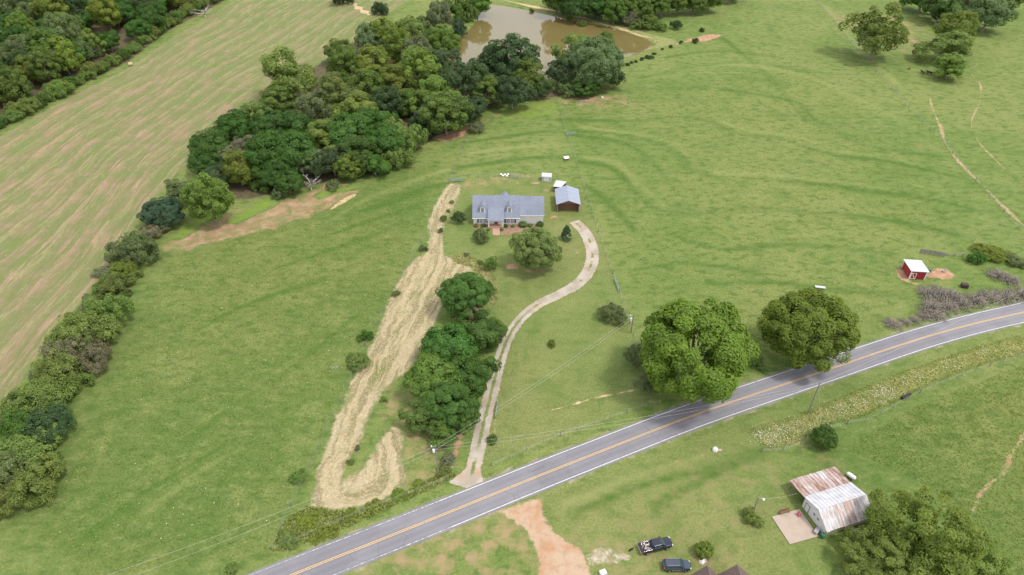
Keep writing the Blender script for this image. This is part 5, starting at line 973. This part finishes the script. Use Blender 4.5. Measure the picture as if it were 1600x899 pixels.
simple('mineral_block', MB().lathe([(.5,0),(.5,.35),(.42,.4)], 12), M_wtrim, at(941,153), 'white mineral tub on bare soil by the pond bank trees', 'tub')
simple('stone_slab', MB().box(-1.6,1.6,-.5,.5,0,.35), M_conc, at(912,158), 'grey stone slab in the pasture under the pond bank trees', 'stone', .1, .1)
simple('water_tub', MB().lathe([(.42,0),(.5,.45),(.46,.45),(.42,.2)], 14), M_galv, at(1474.5,425), 'grey metal water tub in the dirt pen by the red shed', 'tub')
M_blue = plain('blue_grey_panel', (.10,.12,.16), .5); simple('dark_barrel', MB().lathe([(.3,0),(.34,.25),(.34,.65),(.3,.9)], 12), M_blue, at(1452.5,425.5), 'dark barrel against the right wall of the red shed', 'barrel')
M_crate = plain('dark_crate_wood', (.06,.04,.04), .9, .2, .3, 3); cr_ = thing('wooden_crate', at(1506,449), 'dark wooden crate in the grass beyond the brambles', 'crate', -.25)
MB().box(-.8,.8,-.55,.55,0,.08).build('base', M_crate, cr_)
for k in range(4): MB().box(-.8,.8,-.58,-.53,.1+k*.22,.28+k*.22).build('slat', M_crate, cr_); MB().box(-.8,.8,.53,.58,.1+k*.22,.28+k*.22).build('slat', M_crate, cr_)
for x in (-.78,.72): MB().box(x,x+.06,-.53,.53,.05,.98).build('side', M_crate, cr_)
MB().box(-.84,.84,-.6,.6,1.0,1.06).build('lid', M_crate, cr_)
# clutter at the barn door
bp = at(1248,806,.16); M_rd = plain('faded_red_paint', (.36,.05,.09), .5); M_gr = plain('green_plastic', (.03,.13,.08), .4)
ch_ = thing('red_chair', bp, 'faded red chair on the pad by the barn door', 'chair', .5); MB().box(-.28,.28,-.28,.28,.40,.46).build('seat', M_rd, ch_); MB().box(-.28,.28,.24,.29,.48,.95).build('backrest', M_rd, ch_)
for x in (-.24,.24):
    for y in (-.24,.24): MB().box(x-.03,x+.03,y-.03,y+.03,0,.40).build('leg', M_rd, ch_)
pbx = thing('park_bench', at(1225,801.5,.17), 'brown bench at the far edge of the concrete pad', 'bench', math.atan2(at(1235,799).y-at(1216,804).y, at(1235,799).x-at(1216,804).x)); MB().box(-1.0,1.0,-.25,.20,.40,.46).build('seat', M_brown, pbx); MB().box(-1.0,1.0,.22,.27,.48,.85).build('backrest', M_brown, pbx)
for x in (-.9,.9): MB().box(x-.04,x+.04,-.22,.22,0,.40).build('leg', M_brown, pbx)
simple('green_bin', MB().hexa([(-.24,-.28,0),(.24,-.28,0),(.24,.28,0),(-.24,.28,0)], [(-.3,-.34,.95),(.3,-.34,.95),(.3,.34,.95),(-.3,.34,.95)]).box(-.33,.33,-.37,.37,.952,1.02), M_gr, at(1284.5,840.5), 'green plastic bin at the near corner of the barn', 'bin', .4)
gs = thing('garden_cart', at(1275,832,.16), 'grey handcart leaning by the near corner of the barn', 'cart', .8); MB().hexa([(-.5,-.3,.3),(.5,-.3,.3),(.5,.3,.3),(-.5,.3,.3)], [(-.6,-.38,.65),(.6,-.38,.65),(.6,.38,.65),(-.6,.38,.65)]).build('tray', M_galv, gs)
for s in (-1,1): MB().tube([(0,s*.42,.25),(0,s*.48,.25)], .25, 12).build('wheel', M_black, gs)
MB().tube([(.5,0,.5),(1.1,0,.8)], .03, 6).build('handle', M_galv, gs)
# flag on the brown roof
fp = at(1104,884,4.7); fl = thing('flag', fp, 'small pale flag on a slanting pole by the brown gable', 'flag'); MB().tube([(.35,-.3,-.2),(-.30,.25,1.55)], .025, 6).build('pole', M_galv, fl)
n = NT('faded_flag_cloth', .8, .1); p = n.objco(); wv = n.new('ShaderNodeTexWave'); wv.inputs['Scale'].default_value = 1.6; wv.bands_direction = 'DIAGONAL'; n.l(p, wv.inputs['Vector']); n.col(n.mix(n.ss(wv.outputs['Fac'], .55, .75), (.70,.69,.71), (.55,.36,.37)))
m = MB(); A0, B0 = Vector((-.28,.24,1.5)), Vector((-.02,.0,.75)); nn = 8
for i in range(nn+1):
    t = i/nn; dx = Vector((-1.15*t, .12*math.sin(t*7), -.22*t)); m.v += [tuple(A0+dx), tuple(B0+dx*1.05+Vector((0,.06*math.sin(t*9),0)))]
for i in range(nn): m.f.append((2*i,2*i+1,2*i+3,2*i+2)); m.m.append(0)
cl = m.build('cloth', n.mat, fl); sm_ = cl.modifiers.new('solid', 'SOLIDIFY'); sm_.thickness = .012
# ---- animals: skinned bodies
def beast(name, label, cat, loc, rz, s, col, lying=False):
    J = [(0,0,1.0),(.55,0,1.05),(.95,0,1.12),(1.25,0,1.35),(1.55,0,1.30),(1.75,0,1.15),(-.45,0,1.05),(-.65,0,1.0),(-.80,0,.7),(-.82,0,.4)]; E = [(0,1),(1,2),(2,3),(3,4),(4,5),(0,6),(6,7),(7,8),(8,9)]; Rr = [.42,.42,.36,.22,.17,.10,.40,.25,.05,.05]
    for y in (-.22,.22):
        for x, par, hind in ((.75,2,0),(-.5,6,1)):
            k = len(J)
            if lying: J += [(x,y*1.5,.55+.3),(x+.3,y*2.0,.62),(x+.05,y*2.1,.58)]
            else: J += [(x+(.08 if hind else 0),y,.78),(x-(.10 if hind else -.03),y,.40),(x,y,.03)]
            E += [(par,k),(k,k+1),(k+1,k+2)]; Rr += [.18,.09,.075]
    me = bpy.data.meshes.new(name); me.from_pydata(J, E, []); o = link(bpy.data.objects.new(name, me)); sk_ = o.modifiers.new('skin', 'SKIN'); sb = o.modifiers.new('sub', 'SUBSURF'); sb.levels = sb.render_levels = 1
    for v, rr in zip(me.skin_vertices[0].data, Rr): v.radius = (rr, rr*.8)
    me.skin_vertices[0].data[0].use_root = True; me.materials.append(plain(name+'_coat', col, .8, .2, .2, 3))
    dg = bpy.context.evaluated_depsgraph_get(); me2 = bpy.data.meshes.new_from_object(o.evaluated_get(dg)); o.modifiers.clear(); o.data = me2
    o.location = (loc.x, loc.y, -.5*s if lying else 0); o.rotation_euler = (0,0,rz); o.scale = (s,s,s); tag(o, label, cat)
    return o
beast('cow', 'dark cow resting in the shade under the tree row', 'cow', at(1452,117), 2.6, 1.15, (.025,.02,.02)); beast('cow', 'brown cow resting left of the dark cow in the shade', 'cow', at(1441,116), 1.9, 1.0, (.07,.04,.03)); beast('calf', 'small reddish calf in the grass left of the tree row', 'calf', at(1420,109), .4, .6, (.14,.05,.03))
beast('dog', 'small black dog on the grass behind the pickup', 'dog', at(985,861), .5, .40, (.012,.012,.012))
# white poultry by the back fence
M_hen = plain('white_feathers', (.72,.70,.66), .9, .1, .08)
for i, (x, y) in enumerate([(783,274),(786,276),(789,274.5),(792,276.5),(794,274)]):
    m = MB().lathe([(.05,0),(.32,.15),(.40,.35),(.25,.55),(.06,.60)], 9); simple('white_barrel', m, M_hen, at(x, y), 'white tub in the row by the back lawn fence', 'tub', 0, 0, 'white tubs by the back fence')

# ---- stuff: weeds, flowers, straw tufts
def scatter(name, P, n, size, hgt, tint, label, seed, mat=M_leaf, color=(.1,.13,.04), reject=None, lean=.5):
    r = np.random.default_rng(seed); xs = [p.x for p in P]; ys = [p.y for p in P]; X = r.uniform(min(xs), max(xs), n*6); Y = r.uniform(min(ys), max(ys), n*6); k = inside(X, Y, P)
    if reject is not None: k &= reject(X, Y)
    X, Y = X[k][:n], Y[k][:n]; m = len(X); s = size*r.uniform(.5, 1.5, m); h = hgt*r.uniform(.4, 1.4, m); a = r.uniform(0, 6.28, m); lx, ly = r.normal(0, lean, m)*h, r.normal(0, lean, m)*h; Z = height(X, Y)-.02
    c, d = np.cos(a)*s, np.sin(a)*s
    V = np.stack([np.stack([X-c, Y-d, Z], 1), np.stack([X+c, Y+d, Z], 1), np.stack([X+c*.7+lx, Y+d*.7+ly, Z+h], 1), np.stack([X-c*.7+lx, Y-d*.7+ly, Z+h*r.uniform(.7,1,m)], 1)], 1)
    o = link(bpy.data.objects.new(name, quads_mesh(name, V, mat, np.clip(r.normal(tint, .25, m), 0, 1)))); o.color = (*color, 1); o['kind'] = 'stuff'; o['label'] = label; o['category'] = 'plants'; return o
DITCH = spline(pts([(1168,672),(1205,702),(1248,690),(1292,664),(1345,652),(1420,618),(1440,608),(1520,575),(1640,542),(1640,515),(1540,538),(1470,560),(1380,592),(1290,630),(1225,655)]), 2, True)
CORN = spline(pts([(425,862),(452,805),(480,792),(540,800),(600,786),(640,765),(700,735),(715,742),(640,780),(540,825),(470,850)]), 2, True)
scatter('tall_weeds', DITCH, 11000, .11, .17, .5, 'tall rank weeds filling the roadside ditch', 1, color=(.24,.275,.09)); scatter('dry_seed_grass', DITCH, 2500, .08, .24, .6, 'straw coloured seed grass in the roadside ditch', 2, color=(.30,.28,.13))
n = NT('white_umbels', .8, .1); n.col((.66,.66,.58)); M_umb = n.mat
def umbels(name, spots, n, label, seed):
    r = np.random.default_rng(seed); V = []
    for (px, py, rx, ry, k) in spots:
        X = r.normal(px, rx, k); Y = r.normal(py, ry, k)
        for a, b in zip(X, Y):
            p = at(a, b); z = r.uniform(.12, .35); s = r.uniform(.03, .09); t = r.uniform(0, 6.28)
            V.append([(p.x+s*math.cos(t+q), p.y+s*math.sin(t+q), z+r.normal(0,.02)) for q in (0,1.57,3.14,4.71)])
    o = link(bpy.data.objects.new(name, quads_mesh(name, np.array(V), M_umb))); o['kind'] = 'stuff'; o['label'] = label; o['category'] = 'flowers'
umbels('white_wildflowers', [(1380,612,14,6,160),(1345,628,18,5,110),(1310,642,18,5,90),(1225,675,20,8,200),(1200,688,14,6,120),(1265,664,18,6,60),(1488,570,16,6,70),(1545,550,24,6,60),(1430,592,22,6,60),(1185,678,8,4,40)], 0, 'white flat topped wildflowers in the roadside ditch', 4)
scatter('corner_weeds', CORN, 3500, .16, .38, .5, 'rank green weeds at the lower corner of the lot', 5, color=(.25,.30,.10))
BANK = spline(pts([(705,400),(735,400),(770,425),(778,470),(770,480),(745,425),(715,412)]), 2, True); scatter('bank_weeds', BANK, 1100, .13, .3, .5, 'brownish tall weeds between lawn and straw', 6, color=(.30,.28,.14))
STRP = spline(STRIP, 2, True); _sr = lambda X, Y: sdf(X, Y, STRP) > 1.2
scatter('straw_tufts', STRP, 14000, .09, .09, .5, 'loose cut straw lying in swaths', 7, color=(.50,.42,.27), lean=1.6, reject=_sr)
PASL = pts([(60,840),(120,720),(190,560),(260,420),(340,385),(480,330),(620,270),(690,250),(640,400),(560,560),(480,720),(410,870),(140,899)])
PASR = pts([(880,170),(1250,100),(1330,160),(1500,350),(1400,400),(1390,500),(1180,560),(1000,470),(940,330)])
_sp = [at(x,y) for x, y in ((1268,516),(1087,550))]
scatter('pasture_tufts', PASL, 42000, .11, .16, .45, 'taller grass tufts across the left pasture', 8, color=(.19,.235,.072)); scatter('pasture_tufts', PASR, 42000, .11, .15, .5, 'taller grass tufts across the right pasture', 9, color=(.22,.245,.08))
PASN = pts([(1320,700),(1420,640),(1600,570),(1620,900),(1570,900),(1450,760)]); scatter('pasture_tufts', PASN, 12000, .10, .15, .45, 'taller grass tufts in the near right pasture', 10, color=(.19,.235,.072))
r_ = np.random.default_rng(77); V = []
for k in range(170):
    px, py = r_.uniform(120, 640), r_.uniform(400, 890)
    if not inside(np.array([at(px,py).x]), np.array([at(px,py).y]), PASL)[0]: continue
    p = at(px, py); s = r_.uniform(.04, .11); t = r_.uniform(0, 6.28); V.append([(p.x+s*math.cos(t+q), p.y+s*math.sin(t+q), .20+r_.normal(0,.03)) for q in (0,1.57,3.14,4.71)])
o = link(bpy.data.objects.new('white_clover', quads_mesh('white_clover', np.array(V), M_umb))); o['kind'] = 'stuff'; o['label'] = 'scattered white flower heads in the left pasture'; o['category'] = 'flowers'
APR = spline(pts([(772,799),(812,785),(849,772),(850,795),(862,820),(885,843),(912,856),(975,866),(975,880),(922,882),(930,925),(832,925),(838,880),(826,846),(808,822)]), 1.5, True)
n = NT('loose_stone', .9, .2); n.col(n.mix(n.attr('tint'), (.26,.20,.16), (.46,.42,.38))); scatter('loose_stones', APR, 1500, .05, .06, .5, 'loose stones on the clay apron', 12, n.mat)
# ---- pond
n = NT('muddy_water', .04, .5); n.col(n.mix(n.noise(n.pos(), .03, 3), (.118,.094,.034), (.145,.116,.046))); n.b.inputs['IOR'].default_value = 1.333; n.bump(n.noise(n.mapv(n.pos(), (1, 2.2, 1)), .7, 3), .02, .12)
px_ = [p.x for p in POND]; py_ = [p.y for p in POND]; cxp, cyp = sum(px_)/len(px_), sum(py_)/len(py_)
m = MB(); Wp = [Vector((p.x+(p.x-cxp)*.04, p.y+(p.y-cyp)*.05, -.6)) for p in POND]; b = len(m.v); m.v += [tuple(p) for p in Wp]; m.f.append(tuple(range(len(Wp)))); m.m.append(0)
pond = m.build('pond_water', n.mat); pond['kind'] = 'structure'
if pond.data.polygons[0].normal.z < 0: pond.data.flip_normals()
